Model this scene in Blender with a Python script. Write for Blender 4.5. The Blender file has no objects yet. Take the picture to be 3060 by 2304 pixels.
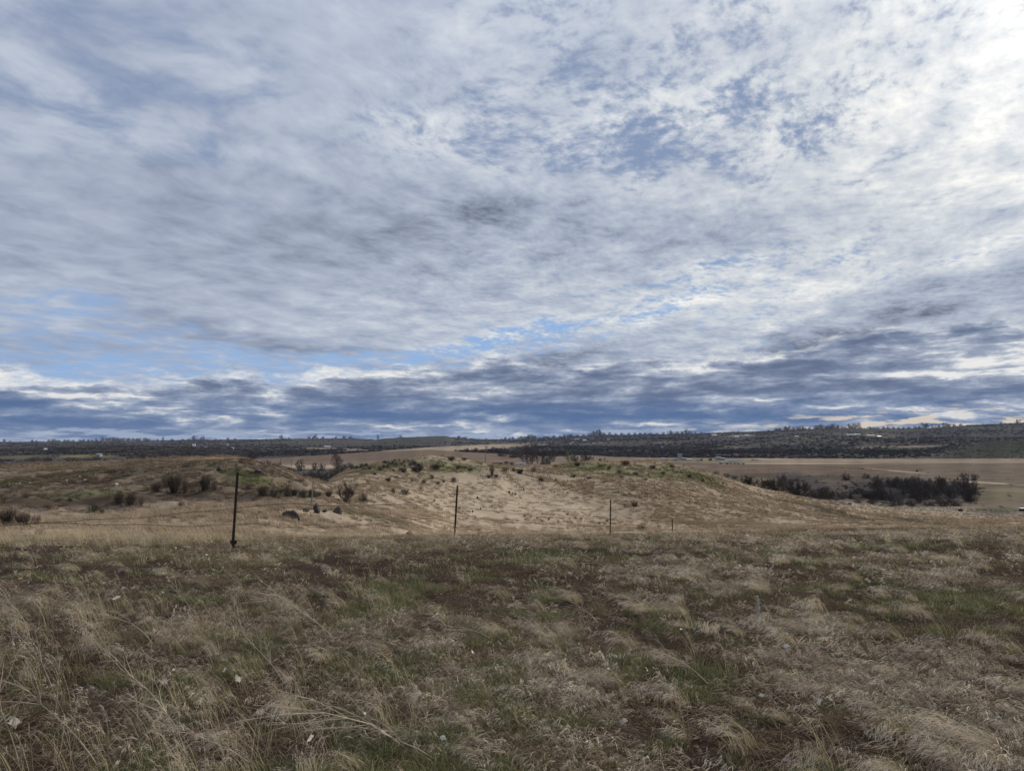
import bpy, math, random
import numpy as np
from mathutils import Vector, Matrix

# ------------------------------------------------------------------ camera
W_PX, H_PX, F_PX, PITCH = 3060.0, 2304.0, 2210.0, math.radians(4.14)
scene = bpy.context.scene
COL = scene.collection
cam_data = bpy.data.cameras.new("camera")
cam = bpy.data.objects.new("camera", cam_data)
COL.objects.link(cam)
cam.location = (0, 0, 0)
cam.rotation_euler = (math.radians(90) + PITCH, 0, 0)
cam_data.sensor_width = 36.0
cam_data.lens = 36.0 * F_PX / W_PX
cam_data.clip_start = 0.05
cam_data.clip_end = 40000
scene.camera = cam

SP, CP = math.sin(PITCH), math.cos(PITCH)
def ray(px, py):
    """world direction of a photo pixel, scaled so that its forward part is 1"""
    u, v = px - W_PX / 2, H_PX / 2 - py
    fwd = F_PX * CP - v * SP
    return u / fwd, (F_PX * SP + v * CP) / fwd
def azel(px, py):
    x, z = ray(px, py)
    return math.degrees(math.atan2(x, 1)), math.degrees(math.atan2(z, math.hypot(x, 1)))

# ------------------------------------------------------------------ render / exposure
scene.view_settings.view_transform = 'Standard'
scene.view_settings.look = 'None'
scene.view_settings.gamma = 1.0
scene.view_settings.exposure = 0.0

# ------------------------------------------------------------------ sun behind thin cloud, high on the right
SUN_AZ, SUN_EL = 43.0, 30.0
sd = bpy.data.lights.new("sun", 'SUN')
sd.energy = 3.3
sd.angle = math.radians(5)
sd.color = (1.0, 0.92, 0.80)
sun = bpy.data.objects.new("sun", sd)
COL.objects.link(sun)
a, e = math.radians(SUN_AZ), math.radians(SUN_EL)
sundir = Vector((math.sin(a) * math.cos(e), math.cos(a) * math.cos(e), math.sin(e)))
sun.rotation_euler = sundir.to_track_quat('Z', 'Y').to_euler()
sun.location = (40, 40, 60)

# ------------------------------------------------------------------ small shader-expression language
class NT:
    def __init__(s, tree): s.t = tree
    def node(s, kind, **kw):
        n = s.t.nodes.new(kind)
        for k, v in kw.items(): setattr(n, k, v)
        return n
    def put(s, sock, val):
        if isinstance(val, E): s.t.links.new(val.o, sock)
        elif isinstance(val, bpy.types.NodeSocket): s.t.links.new(val, sock)
        else: sock.default_value = val
    def m(s, op, a, b=None, c=None, clamp=False):
        n = s.node('ShaderNodeMath', operation=op, use_clamp=clamp)
        s.put(n.inputs[0], a)
        if b is not None: s.put(n.inputs[1], b)
        if c is not None: s.put(n.inputs[2], c)
        return E(s, n.outputs[0])
    def sstep(s, x, lo, hi, a=0.0, b=1.0):
        n = s.node('ShaderNodeMapRange', interpolation_type='SMOOTHSTEP')
        s.put(n.inputs[0], x)
        for i, v in zip((1, 2, 3, 4), (lo, hi, a, b)): s.put(n.inputs[i], v)
        return E(s, n.outputs[0])
    def lin(s, x, lo, hi, a=0.0, b=1.0):
        n = s.node('ShaderNodeMapRange')
        s.put(n.inputs[0], x)
        for i, v in zip((1, 2, 3, 4), (lo, hi, a, b)): s.put(n.inputs[i], v)
        return E(s, n.outputs[0])
    def vec(s, x, y, z=0.0):
        n = s.node('ShaderNodeCombineXYZ')
        s.put(n.inputs[0], x); s.put(n.inputs[1], y); s.put(n.inputs[2], z)
        return E(s, n.outputs[0])
    def noise(s, v, scale=1.0, detail=3.0, rough=0.5, dist=0.0, dim='2D'):
        n = s.node('ShaderNodeTexNoise', noise_dimensions=dim)
        s.put(n.inputs['Vector'], v)
        n.inputs['Scale'].default_value = scale; n.inputs['Detail'].default_value = detail
        n.inputs['Roughness'].default_value = rough; n.inputs['Distortion'].default_value = dist
        return E(s, n.outputs[0])
    def mix(s, f, a, b):
        n = s.node('ShaderNodeMix', data_type='RGBA')
        s.put(n.inputs[0], f)
        for i, v in ((6, a), (7, b)):
            if isinstance(v, tuple) and len(v) == 3: v = v + (1.0,)
            s.put(n.inputs[i], v)
        return E(s, n.outputs[2])
    def scale(s, c, f):
        n = s.node('ShaderNodeVectorMath', operation='SCALE')
        s.put(n.inputs[0], c); s.put(n.inputs['Scale'], f)
        return E(s, n.outputs[0])
    def vmul(s, c, k):
        n = s.node('ShaderNodeVectorMath', operation='MULTIPLY')
        s.put(n.inputs[0], c); s.put(n.inputs[1], k)
        return E(s, n.outputs[0])
class E:
    def __init__(s, n, o): s.n, s.o = n, o
    def __add__(s, b): return s.n.m('ADD', s, b)
    __radd__ = __add__
    def __sub__(s, b): return s.n.m('SUBTRACT', s, b)
    def __rsub__(s, b): return s.n.m('SUBTRACT', b, s)
    def __mul__(s, b): return s.n.m('MULTIPLY', s, b)
    __rmul__ = __mul__
    def __truediv__(s, b): return s.n.m('DIVIDE', s, b)
    def __rtruediv__(s, b): return s.n.m('DIVIDE', b, s)

# ------------------------------------------------------------------ sky: Nishita behind a broken procedural cloud deck
def srgb(r, g, b):
    f = lambda c: (c / 255 / 12.92) if c / 255 <= 0.04045 else ((c / 255 + 0.055) / 1.055) ** 2.4
    return (f(r), f(g), f(b))
world = bpy.data.worlds.new("World")
scene.world = world
world.use_nodes = True
wt = world.node_tree
wt.nodes.clear()
N = NT(wt)
STR = 0.1
def C(r, g, b):                      # cloud radiance such that STR * it is the sRGB value seen
    return tuple(c / STR for c in srgb(r, g, b))
tc = N.node('ShaderNodeTexCoord')
sep = N.node('ShaderNodeSeparateXYZ')
wt.links.new(tc.outputs['Generated'], sep.inputs[0])
dx, dy, dz = (E(N, sep.outputs[i]) for i in range(3))
az = N.m('ARCTAN2', dx, dy) * 57.2958
el = N.m('ARCSINE', N.m('MINIMUM', N.m('MAXIMUM', dz, -0.999), 0.999)) * 57.2958
zc = N.m('MAXIMUM', dz, 0.0) + 0.085
qx, qy = dx / zc, dy / zc
# cloud streets run away from the viewer, slightly to the right
ca, sa = math.cos(math.radians(24)), math.sin(math.radians(24))
rx, ry = qx * ca - qy * sa, qx * sa + qy * ca
qi = N.vec(qx, qy)
wq = N.noise(qi, 1.3, 3, 0.5) - 0.5
wq2 = N.noise(N.vec(qx + 7.3, qy - 3.1), 1.3, 3, 0.5) - 0.5
waz = az + (N.noise(N.vec(az * 0.09, el * 0.16), 1.0, 4, 0.6) - 0.5) * 14.0
wel = el + (N.noise(N.vec(az * 0.08 + 9.0, el * 0.22), 1.0, 4, 0.6) - 0.5) * 5.0
wv = N.vec(waz, wel)
def blobs(acc, table, K=0.8):
    """soft patches of the cloud deck round compass directions and elevations"""
    for px, py, sx, sy, ang, k in table:
        A, B = azel(px, py)
        mp = N.node('ShaderNodeMapping', vector_type='TEXTURE')
        N.put(mp.inputs['Vector'], wv)
        mp.inputs['Location'].default_value = (A, B, 0)
        mp.inputs['Rotation'].default_value = (0, 0, math.radians(ang))
        mp.inputs['Scale'].default_value = (sx * 1.7 / 38.0, sy * 1.7 / 38.0, 1)
        g = N.node('ShaderNodeTexGradient', gradient_type='SPHERICAL')
        wt.links.new(mp.outputs[0], g.inputs[0])
        acc = N.m('MULTIPLY_ADD', E(N, g.outputs[1]), k * K, acc)
    return acc
nbig = N.noise(qi, 0.9, 2, 0.5)
nmid = N.noise(N.vec(rx + wq * 0.3, ry * 0.85 + wq2 * 0.35), 6.5, 4, 0.55)
nfin = N.noise(N.vec(rx + wq * 0.25, ry * 0.75), 27.0, 6, 0.64)
nsoft = N.noise(N.vec(rx + 3.3, ry * 0.8 + wq * 0.2), 4.6, 3, 0.5)
# where the deck is finely broken (right of centre) and where it is smooth (left)
fine = N.sstep(waz, -22, 0)
cov = 0.92 + (nmid - 0.5) * (1.5 + fine * .5) + (nfin - 0.5) * (0.25 + fine * 1.35) + (nbig - 0.5) * 0.3
cov = blobs(cov, [(1660, 440, 520, 110, 6, -.52), (2130, 440, 360, 130, -4, -.50), (2560, 335, 150, 70, 0, -.40), (1980, 180, 380, 130, 0, -.14), (1350, 395, 260, 80, 0, -.30), (1950, 290, 300, 60, 0, .22), (1700, 560, 500, 50, 3, .25),
          (480, 420, 520, 170, -28, -.42), (560, 130, 260, 110, -45, -.30), (200, 290, 300, 60, 0, -.2),
          (2150, 815, 330, 45, 6, -.62), (1330, 1070, 330, 50, 8, -.95), (180, 935, 260, 56, 0, -.70), (760, 1065, 240, 60, 0, -.6), (60, 1085, 180, 60, 0, -.55), (2310, 1045, 110, 26, 0, -.95), (1450, 1000, 240, 30, 6, -.5), (400, 1105, 300, 50, 0, -.5), (1940, 925, 180, 20, 8, -.6),
          (1250, 710, 900, 200, 3, .75), (2900, 960, 620, 90, 14, .8), (1850, 1060, 500, 40, 4, .4), (2900, 450, 420, 360, 0, .3), (2000, 700, 700, 80, 0, .3), (300, 760, 600, 130, 0, .3), (1200, 150, 400, 200, 0, .2)])
alpha = N.sstep(cov, 0.0, 0.92)
# light inside the deck: dim and bluish on the left, near white towards the veiled sun
dsx, dsy = (az - SUN_AZ), (el - SUN_EL)
sund = N.m('SQRT', dsx * dsx * 0.8 + dsy * dsy)
glow = N.sstep(sund, 38, 4)
glow2 = N.m('EXPONENT', sund * sund * -0.006)
lum = 0.40 + N.sstep(waz, -26, 14) * 0.20 + glow * 0.13
shade = (nsoft - 0.5) * (.8 + fine * .5) + (nfin - 0.5) * (0.2 + fine * .75) + (nbig - 0.5) * 0.3 + (nmid - .5) * (.9 + fine * .25)
bri = lum + shade * 0.42
bri = blobs(bri, [(1250, 690, 850, 150, 3, -.27), (1500, 640, 260, 60, 4, -.22), (1350, 800, 380, 40, 0, -.14), (2150, 710, 400, 50, 4, -.24), (2700, 730, 360, 50, 12, -.24), (560, 975, 240, 34, -3, -.26), (970, 1035, 220, 28, -2, -.32), (90, 1035, 240, 36, 0, -.24),
          (2900, 950, 620, 95, 14, -.52), (2520, 1000, 260, 34, 5, -.25), (1900, 990, 300, 34, 6, -.2), (1850, 1075, 520, 44, 3, -.45), (2380, 1120, 320, 50, 5, -.5), (2900, 1090, 280, 40, 10, -.6), (1500, 1150, 520, 46, 0, -.4),
          (2240, 880, 700, 60, 8, .22), (2560, 600, 420, 90, 0, .1), (1300, 450, 260, 100, 0, .1), (2000, 1055, 300, 22, 10, .2), (2560, 1070, 320, 24, 14, .5), (3060, 120, 220, 220, 0, .25)])
cr = N.node('ShaderNodeValToRGB')
N.put(cr.inputs[0], bri)
el_ = cr.color_ramp.elements
el_[0].position = 0.0; el_[0].color = srgb(100, 111, 136) + (1,)
el_[1].position = 1.0; el_[1].color = srgb(254, 254, 254) + (1,)
for p, c in [(0.13, srgb(134, 144, 166)), (0.3, srgb(160, 171, 194)), (0.5, srgb(183, 193, 211)), (0.7, srgb(208, 215, 226)), (0.88, srgb(235, 238, 242))]:
    x = el_.new(p); x.color = c + (1,)
cloud = E(N, cr.outputs[0])
cloud = N.scale(cloud, (1.0 + glow2 * 0.25) / STR)
# the brighter middle of the deck is a neutral grey rather than blue
warm = N.m('MINIMUM', blobs(N.sstep(az, 0, 30) * .5, [(1300, 740, 1300, 430, 0, 0.8)]), 1.0)
cloud = N.mix(warm, cloud, N.vmul(cloud, (1.03, 1.0, 0.93)))
# clear sky
sky = N.node('ShaderNodeTexSky', sky_type='NISHITA')
sky.sun_disc = False
sky.sun_elevation = math.radians(SUN_EL)
sky.sun_rotation = math.radians(SUN_AZ)
sky.altitude = 700; sky.air_density = 1.0; sky.dust_density = 0.6; sky.ozone_density = 2.0
skyc = N.vmul(E(N, sky.outputs[0]), (0.62, 0.68, 0.80))
deep = N.mix(N.sstep(el, 9, 16), C(146, 180, 224), C(136, 153, 184))
clear = N.mix(0.93, skyc, deep)
col = N.mix(alpha, clear, cloud)
# low bank of slate-blue stratocumulus above the horizon
wl_ = N.noise(N.vec(az * 0.2, el * 0.9), 1.0, 4, 0.6) - 0.5
streak = N.noise(N.vec(az * 0.075 + wl_ * .3, el * 0.72 + wl_ * .5), 1.0, 6, 0.60)
streak2 = N.noise(N.vec(az * 0.30 + 5, el * 1.5 + wl_ * 1.2), 1.0, 6, 0.62)
top = 4.5 + N.sstep(az, -28, 2) * 1.7 + N.sstep(az, 8, 34) * 1.8 + (N.noise(N.vec(az * 0.16, el * 0.4), 1.0, 6, 0.66) - 0.5) * 4.6
low = N.sstep(top - el, -0.25, 0.9)
bs = (streak - 0.5) * 2.0 + (streak2 - 0.5) * 1.6 + 0.57 - N.sstep(el, 4.4, 2.4) * 0.16 + N.sstep(el, 2.0, 0.6) * 0.10 + N.sstep(top - el, 1.3, .1) * .42 + N.sstep(az, -5, 30) * .05
bs = blobs(bs, [(2900, 960, 600, 80, 14, -.5), (1650, 1120, 500, 60, 3, -.3), (2200, 1060, 500, 26, 8, .35), (2560, 1095, 420, 22, 10, .3), (1950, 1160, 240, 20, 18, .5), (500, 1165, 340, 24, 3, .4), (250, 1200, 420, 26, -3, .2)])
def ramp(x, stops):
    n_ = N.node('ShaderNodeValToRGB'); N.put(n_.inputs[0], x); e_ = n_.color_ramp.elements
    e_[0].position, e_[1].position = stops[0][0], stops[-1][0]
    e_[0].color, e_[1].color = srgb(*stops[0][1]) + (1,), srgb(*stops[-1][1]) + (1,)
    for p, c in stops[1:-1]:
        y_ = e_.new(p); y_.color = srgb(*c) + (1,)
    return E(N, n_.outputs[0])
lowblue = ramp(bs, [(0, (78, 106, 150)), (.25, (88, 113, 154)), (.45, (105, 126, 162)), (.65, (128, 145, 174)), (.82, (160, 172, 194)), (1, (222, 222, 222))])
lowgrey = ramp(bs, [(0, (98, 112, 140)), (.25, (112, 125, 152)), (.45, (132, 144, 168)), (.65, (156, 166, 186)), (.82, (188, 195, 207)), (1, (236, 236, 234))])
lowc = N.scale(N.mix(N.sstep(el, 1.6, 4.0), lowblue, lowgrey), 1.0 / STR)
col = N.mix(low, col, lowc)
# pale gap right at the skyline, warm towards the sun
gn = N.noise(N.vec(az * 0.30, el * 2.4 + 3), 1.0, 6, 0.60)
gt = 0.6 + N.sstep(az, 6, 30) * .9
gap = N.sstep(gn + N.sstep(el / gt, 1.4, 0.5) * 0.10, 0.55, 0.64) * N.sstep(el / gt, 1.9, 0.9)
gapc = N.mix(N.sstep(az, 8, 26), C(160, 175, 200), C(228, 213, 192))
col = N.mix(gap * 0.85, col, gapc)
# below the horizon
col = N.mix(N.sstep(el, -0.2, -3), col, C(70, 66, 62))
bg = N.node('ShaderNodeBackground')
N.put(bg.inputs[0], col)
bg.inputs[1].default_value = STR
wo = N.node('ShaderNodeOutputWorld')
wt.links.new(bg.outputs[0], wo.inputs[0])
# ------------------------------------------------------------------ numeric noise
rng = np.random.default_rng(7)
random.seed(7)
def _hash(ix, iy, seed):
    h = (ix.astype(np.int64) * 374761393 + iy.astype(np.int64) * 668265263 + seed * 974634777) & 0xffffffff
    h = ((h ^ (h >> 13)) * 1274126177) & 0xffffffff
    return ((h ^ (h >> 16)) & 0xffffff) / float(0xffffff)
def vnoise(x, y, seed=0):
    x = np.asarray(x, float); y = np.asarray(y, float)
    ix, iy = np.floor(x), np.floor(y)
    fx, fy = x - ix, y - iy
    fx = fx * fx * (3 - 2 * fx); fy = fy * fy * (3 - 2 * fy)
    a, b = _hash(ix, iy, seed), _hash(ix + 1, iy, seed)
    c, d = _hash(ix, iy + 1, seed), _hash(ix + 1, iy + 1, seed)
    return (a + (b - a) * fx) * (1 - fy) + (c + (d - c) * fx) * fy - 0.5
def fbm(x, y, seed=0, octv=4, rough=0.5):
    r, amp, t = 0, 1.0, 0
    for k in range(octv):
        r = r + amp * vnoise(x * 2 ** k + 17.3 * k, y * 2 ** k - 9.1 * k, seed + k); t += amp; amp *= rough
    return r / t * 2.0                      # about -1..1
def sst(x, a, b):
    t = np.clip((np.asarray(x, float) - a) / (b - a), 0, 1)
    return t * t * (3 - 2 * t)

# ------------------------------------------------------------------ the lie of the land
# Every feature line of the land (crest of the near field, gully, mounds, valley, far rim) is a
# curve: for a compass bearing (given as the photo column it falls in) its distance and how far
# below or above the eye it lies (as the photo row at that distance, or ('z', metres)).
FEAT = [
    [(-800, .5, ('z', -1.6)), (3900, .5, ('z', -1.6))],
    [(-800, 5, ('z', -1.66)), (3900, 5, ('z', -1.64))],
    [(-800, 11, ('z', -1.9)), (700, 11, ('z', -1.86)), (1400, 12, ('z', -1.82)), (3900, 12, ('z', -1.75))],
    [(-800, 15, ('z', -2.2)), (0, 15, ('z', -2.16)), (700, 15.5, ('z', -2.18)), (1050, 18, 1616), (1362, 20, 1611), (1824, 23, 1610), (2200, 24, 1605), (2600, 25, 1598), (3060, 26, 1590), (3900, 26, 1582)],
    [(-800, 23, ('z', -2.95)), (400, 24, ('z', -2.92)), (700, 26, ('z', -3.2)), (1050, 32, ('z', -4.1)), (1362, 36, ('z', -5.0)), (1824, 38, ('z', -5.5)), (2200, 40, ('z', -5.9)), (2600, 42, ('z', -5.8)), (3060, 44, ('z', -6.2)), (3900, 44, ('z', -6.2))],
    [(-800, 30, 1565), (0, 30, 1562), (400, 31, 1550), (800, 34, 1532), (1000, 38, 1532), (1200, 46, 1555), (1362, 56, 1582), (1600, 60, 1588), (1900, 62, 1588), (2200, 66, 1582), (2600, 75, 1577), (3060, 80, 1572), (3900, 80, 1572)],
    [(-800, 42, 1530), (0, 43, 1528), (400, 45, 1512), (800, 47, 1505), (1000, 54, 1508), (1200, 64, 1518), (1362, 74, 1530), (1600, 80, 1540), (1900, 84, 1545), (2200, 95, 1545), (2600, 120, 1556), (3060, 130, 1563), (3900, 130, 1563)],
    [(-800, 52, 1490), (0, 53, 1485), (400, 55, 1462), (700, 58, 1440), (800, 58, 1455), (900, 60, 1478), (1000, 64, 1482), (1100, 78, 1450), (1290, 94, 1430), (1450, 98, 1440), (1600, 105, 1455), (1900, 110, 1450), (2100, 122, 1465), (2300, 145, 1490), (2600, 180, 1528), (3060, 185, 1552), (3900, 185, 1552)],
    [(-800, 62, 1458), (0, 62, 1447), (200, 64, 1440), (400, 68, 1412), (700, 73, 1381), (770, 74, 1392), (850, 68, 1425), (940, 69, 1449), (1000, 74, 1460), (1100, 92, 1400), (1290, 108, 1385), (1450, 112, 1400), (1600, 120, 1412), (1900, 135, 1405), (2100, 145, 1425), (2300, 180, 1468), (2600, 215, 1510), (3060, 218, 1545), (3900, 218, 1545)],
    [(-800, 150, 1412), (0, 150, 1396), (200, 150, 1386), (400, 135, 1377), (620, 105, 1370), (720, 94, 1371), (770, 88, 1386), (850, 76, 1420), (940, 75, 1446), (975, 78, 1455), (1030, 88, 1418), (1060, 98, 1402), (1140, 108, 1382), (1290, 120, 1366), (1400, 124, 1376), (1450, 126, 1389), (1500, 128, 1398), (1570, 130, 1401), (1620, 134, 1399), (1680, 142, 1389), (1780, 150, 1379), (1950, 152, 1379), (2050, 158, 1394), (2150, 170, 1424), (2250, 190, 1450), (2350, 208, 1470), (2500, 234, 1494), (2800, 245, 1518), (3060, 240, 1540), (3900, 240, 1545)],
    [(-800, 270, ('z', -17)), (800, 190, ('z', -17)), (1000, 180, ('z', -17)), (1500, 210, ('z', -16)), (2050, 230, ('z', -18)), (2250, 262, ('z', -22)), (2500, 285, ('z', -24.8)), (2800, 282, ('z', -25)), (3060, 275, ('z', -25)), (3900, 275, ('z', -25))],
    [(-800, 430, ('z', -24)), (900, 380, ('z', -23)), (1500, 400, ('z', -24)), (2200, 430, ('z', -25)), (3900, 430, ('z', -25))],
    [(-800, 900, 1375), (400, 900, 1370), (700, 880, 1372), (800, 870, 1373), (1100, 1050, 1352), (1280, 1120, 1345), (1600, 950, 1364), (2000, 900, 1369), (2500, 900, 1371), (3060, 900, 1371), (3900, 900, 1370)],
    [(-800, 2000, 1340), (400, 2000, 1338), (800, 1900, 1342), (1100, 2000, 1338), (1280, 2100, 1332), (1600, 1900, 1336), (1900, 1800, 1338), (2200, 1700, 1334), (2400, 1500, 1325), (2650, 1500, 1332), (2800, 1400, 1330), (2920, 1250, 1318), (3060, 1200, 1306), (3500, 1100, 1296), (3900, 1100, 1296)],
    [(-800, 2700, 1330), (400, 2700, 1327), (800, 2500, 1325), (1100, 2500, 1325), (1280, 2600, 1322), (1500, 2800, 1322), (1900, 2500, 1318), (2200, 2400, 1312), (2350, 2200, 1302), (2560, 2200, 1300), (2700, 2200, 1312), (2800, 2100, 1305), (2950, 1900, 1312), (3060, 1800, 1312), (3900, 1800, 1305)],
    [(-800, 3800, 1320), (0, 3800, 1321), (300, 3700, 1318), (500, 3600, 1317), (700, 3400, 1315), (800, 3300, 1313), (950, 3200, 1310), (1060, 3200, 1310), (1100, 3300, 1314), (1125, 3300, 1317), (1140, 3100, 1311), (1200, 3000, 1308), (1280, 2950, 1305), (1330, 2950, 1304), (1350, 3000, 1309), (1400, 3300, 1315), (1500, 3600, 1316), (1640, 3600, 1311), (1720, 3500, 1306), (1800, 3500, 1302), (1950, 3500, 1300), (2100, 3400, 1299), (2200, 3400, 1296), (2280, 3200, 1293), (2340, 3000, 1290), (2450, 2900, 1286), (2600, 2900, 1286), (2700, 2900, 1284), (2800, 2900, 1280), (2900, 3000, 1274), (3060, 3000, 1266), (3300, 3000, 1262), (3900, 3000, 1262)],
    [(-800, 4300, ('z', -30)), (3900, 4000, ('z', 20))],
    [(-800, 6000, ('z', -60)), (3900, 6000, ('z', -30))],
    [(-800, 14000, ('z', -90)), (3900, 14000, ('z', -90))],
]
def bearing_of_px(px):
    return math.atan2(*[(lambda r: r)(ray(px, 1450)[0]), 1.0])
def row_z(py, D):
    return ray(1530, py)[1] * D
_pxs = np.arange(-1200, 4301, 10.0)
KD, KZ = [], []
for f in FEAT:
    xs = [p[0] for p in f]
    ds = np.log([p[1] for p in f])
    # rows are turned into heights relative to distance so that interpolation follows the line of the crest
    ss = [(p[2][1] / p[1]) if isinstance(p[2], tuple) else row_z(p[2], 1.0) for p in f]
    d_ = np.interp(_pxs, xs, ds); s_ = np.interp(_pxs, xs, ss)
    k = np.exp(-np.linspace(-2, 2, 5) ** 2); k /= k.sum()
    d_ = np.convolve(np.pad(d_, 2, 'edge'), k, 'valid'); s_ = np.convolve(np.pad(s_, 2, 'edge'), k, 'valid')
    KD.append(np.exp(d_)); KZ.append(np.exp(d_) * s_)
KD = np.array(KD); KZ = np.array(KZ)
PX_TH = np.arctan2([ray(p, 1450)[0] for p in _pxs], 1.0)

TH_D = np.radians(np.concatenate([np.arange(-180, -48, 3.0), np.arange(-48, 48, 0.11), np.arange(48, 180.1, 3.0)]))
R_D = np.concatenate([[0.02, 0.3, 0.7, 1.1], np.exp(np.arange(math.log(1.5), math.log(14500), 0.0105))])
def pchip_eval(x, y, xq):
    h = np.diff(x); dl = np.diff(y) / h
    m = np.zeros_like(y)
    w1 = 2 * h[1:] + h[:-1]; w2 = h[1:] + 2 * h[:-1]
    ok = dl[:-1] * dl[1:] > 0
    with np.errstate(divide='ignore', invalid='ignore'):
        mm = (w1 + w2) / (w1 / dl[:-1] + w2 / dl[1:])
    m[1:-1] = np.where(ok, mm, 0)
    m[0], m[-1] = dl[0], dl[-1]
    i = np.clip(np.searchsorted(x, xq) - 1, 0, len(x) - 2)
    t = np.clip((xq - x[i]) / h[i], 0, 1)
    return ((2 * t ** 3 - 3 * t ** 2 + 1) * y[i] + (t ** 3 - 2 * t ** 2 + t) * h[i] * m[i]
            + (-2 * t ** 3 + 3 * t ** 2) * y[i + 1] + (t ** 3 - t ** 2) * h[i] * m[i + 1])
NT_, NR_ = len(TH_D), len(R_D)
GZ = np.zeros((NT_, NR_)); GS = np.zeros((NT_, NR_))
for i, th in enumerate(TH_D):
    tc_ = np.clip(th, PX_TH[0], PX_TH[-1])
    kd = np.array([np.interp(tc_, PX_TH, KD[k]) for k in range(len(FEAT))]) / math.cos(tc_)
    kz = np.array([np.interp(tc_, PX_TH, KZ[k]) for k in range(len(FEAT))])
    z = pchip_eval(kd, kz, R_D)
    back = float(sst(abs(th), math.radians(75), math.radians(120)))
    GZ[i] = z * (1 - back) + back * (-1.6 - 0.004 * np.minimum(R_D, 4000))
    GS[i] = np.interp(R_D, kd, np.arange(len(FEAT)))
def px_of0(X, Y):
    return W_PX / 2 + 2222.0 * X / np.maximum(Y, .02), None
TT, RR = np.meshgrid(TH_D, R_D, indexing='ij')
GX, GY = RR * np.sin(TT), RR * np.cos(TT)
PXq, _ = px_of0(GX, GY)
# surface relief, smallest on the lines that make the skylines
near = 1 - sst(RR, 18, 30)
mid = sst(RR, 20, 40) * (1 - sst(RR, 260, 420))
far = sst(RR, 1150, 1900) * (1 - sst(RR, 4500, 7000) * .6)
flat = sst(RR, 240, 420) * (1 - sst(RR, 1000, 1500))
rel = 0.045 * fbm(GX * 0.9, GY * 0.9, 3, 4) * near + 0.02 * fbm(GX * 4, GY * 4, 5, 2) * near
rel += mid * (0.5 * fbm(GX / 11, GY / 11, 11, 4) + 0.16 * fbm(GX / 1.8, GY / 1.8, 21, 3))
rel += flat * 0.6 * fbm(GX / 60, GY / 60, 31, 3)
rel += far * ((7 + 9 * sst(PXq, 1900, 2300)) * fbm(GX / 420, GY / 420, 41, 5) + 3.0 * fbm(GX / 90, GY / 90, 47, 3)) * (1 - .75 * np.exp(-((GS - 15) / 0.25) ** 2))
# earth hummocks on the left bank
leftbank = sst(-TT, math.radians(10), math.radians(16)) * sst(RR, 42, 50) * (1 - sst(RR, 74, 90))
rel += leftbank * 0.75 * np.abs(fbm(GX / 3.2, GY / 3.2, 51, 3))
GZ += rel

def _th_index(th): return np.interp(th, TH_D, np.arange(NT_))
def _r_index(r): return np.interp(r, R_D, np.arange(NR_))
def grid_at(G, X, Y):
    X = np.asarray(X, float); Y = np.asarray(Y, float)
    a = _th_index(np.arctan2(X, Y)); b = _r_index(np.hypot(X, Y))
    i = np.clip(a.astype(int), 0, NT_ - 2); j = np.clip(b.astype(int), 0, NR_ - 2)
    fa, fb = a - i, b - j
    return (G[i, j] * (1 - fa) * (1 - fb) + G[i + 1, j] * fa * (1 - fb) + G[i, j + 1] * (1 - fa) * fb + G[i + 1, j + 1] * fa * fb)
def ground(X, Y): return grid_at(GZ, X, Y)
def on_ground(px, py, near_d=4.0, far_d=5500.0):
    """where the line of sight of a photo pixel first meets the land"""
    ux, uz = ray(px, py)
    Y = np.exp(np.linspace(math.log(near_d), math.log(far_d), 6000))
    g = ground(ux * Y, Y)
    hit = np.nonzero(uz * Y <= g)[0]
    k = hit[0] if len(hit) else len(Y) - 1
    return Vector((ux * Y[k], Y[k], float(g[k])))
def at_dist(px, D):
    x = ray(px, 1450)[0] * D
    return Vector((x, D, float(ground(x, D))))
def px_of(X, Y, Z):
    fwd = Y * CP + Z * SP; up = -Y * SP + Z * CP
    return W_PX / 2 + F_PX * X / fwd, H_PX / 2 - F_PX * up / fwd

# ------------------------------------------------------------------ land cover (what grows or lies where): base colours
PXg, PYg = px_of(GX, np.maximum(GY, 0.02), GZ)
S = GS
STRAW = np.array([0.405, 0.327, 0.240]); DULL = np.array([0.23, 0.185, 0.135]); SOIL = np.array([0.050, 0.037, 0.030])
GREEN = np.array([0.095, 0.105, 0.048]); PLOW = np.array([0.150, 0.113, 0.088]); TAN = np.array([0.34, 0.27, 0.20])
BRUSH = np.array([0.060, 0.053, 0.053]); SAGE = np.array([0.085, 0.088, 0.065]); ROAD = np.array([0.25, 0.23, 0.21]); MEADOW = np.array([0.115, 0.110, 0.055])
col = np.zeros(GX.shape + (3,)) + DULL
def paint(w, c):
    global col
    w = np.clip(w, 0, 1)[..., None]
    col = col * (1 - w) + c * w
front = GY > 0
n1 = fbm(GX / 1.3, GY / 1.3, 61, 4); n2 = fbm(GX / 0.35, GY / 0.35, 71, 3); n3 = fbm(GX / 14, GY / 9, 81, 4); n4 = fbm(GX / 3.0, GY / 3.0, 91, 4)
def ell(cx, cy, sx, sy, ang=0, soft=0.6, warp=0.35):
    c, s = math.cos(math.radians(ang)), math.sin(math.radians(ang))
    u, v = PXg - cx, PYg - cy
    p, q_ = (u * c + v * s) / sx, (v * c - u * s) / sy
    return (1 - sst(np.sqrt(p * p + q_ * q_) + warp * n4, 1 - soft, 1.0 + soft * .3)) * front
nearf = (S < 3.4)
soilmask = sst(n1 + 0.5 * n3 + 0.25 * n2 + 0.30 * np.exp(-((GY - 10) / 6.0) ** 2), -0.08, 0.26)
greenmask = sst(fbm(GX / .40, GY / .40, 103, 3) * 1.1 + .8 * fbm(GX / 2.1 + 40, GY / 1.6, 101, 4), 0.18, 0.55)
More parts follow.
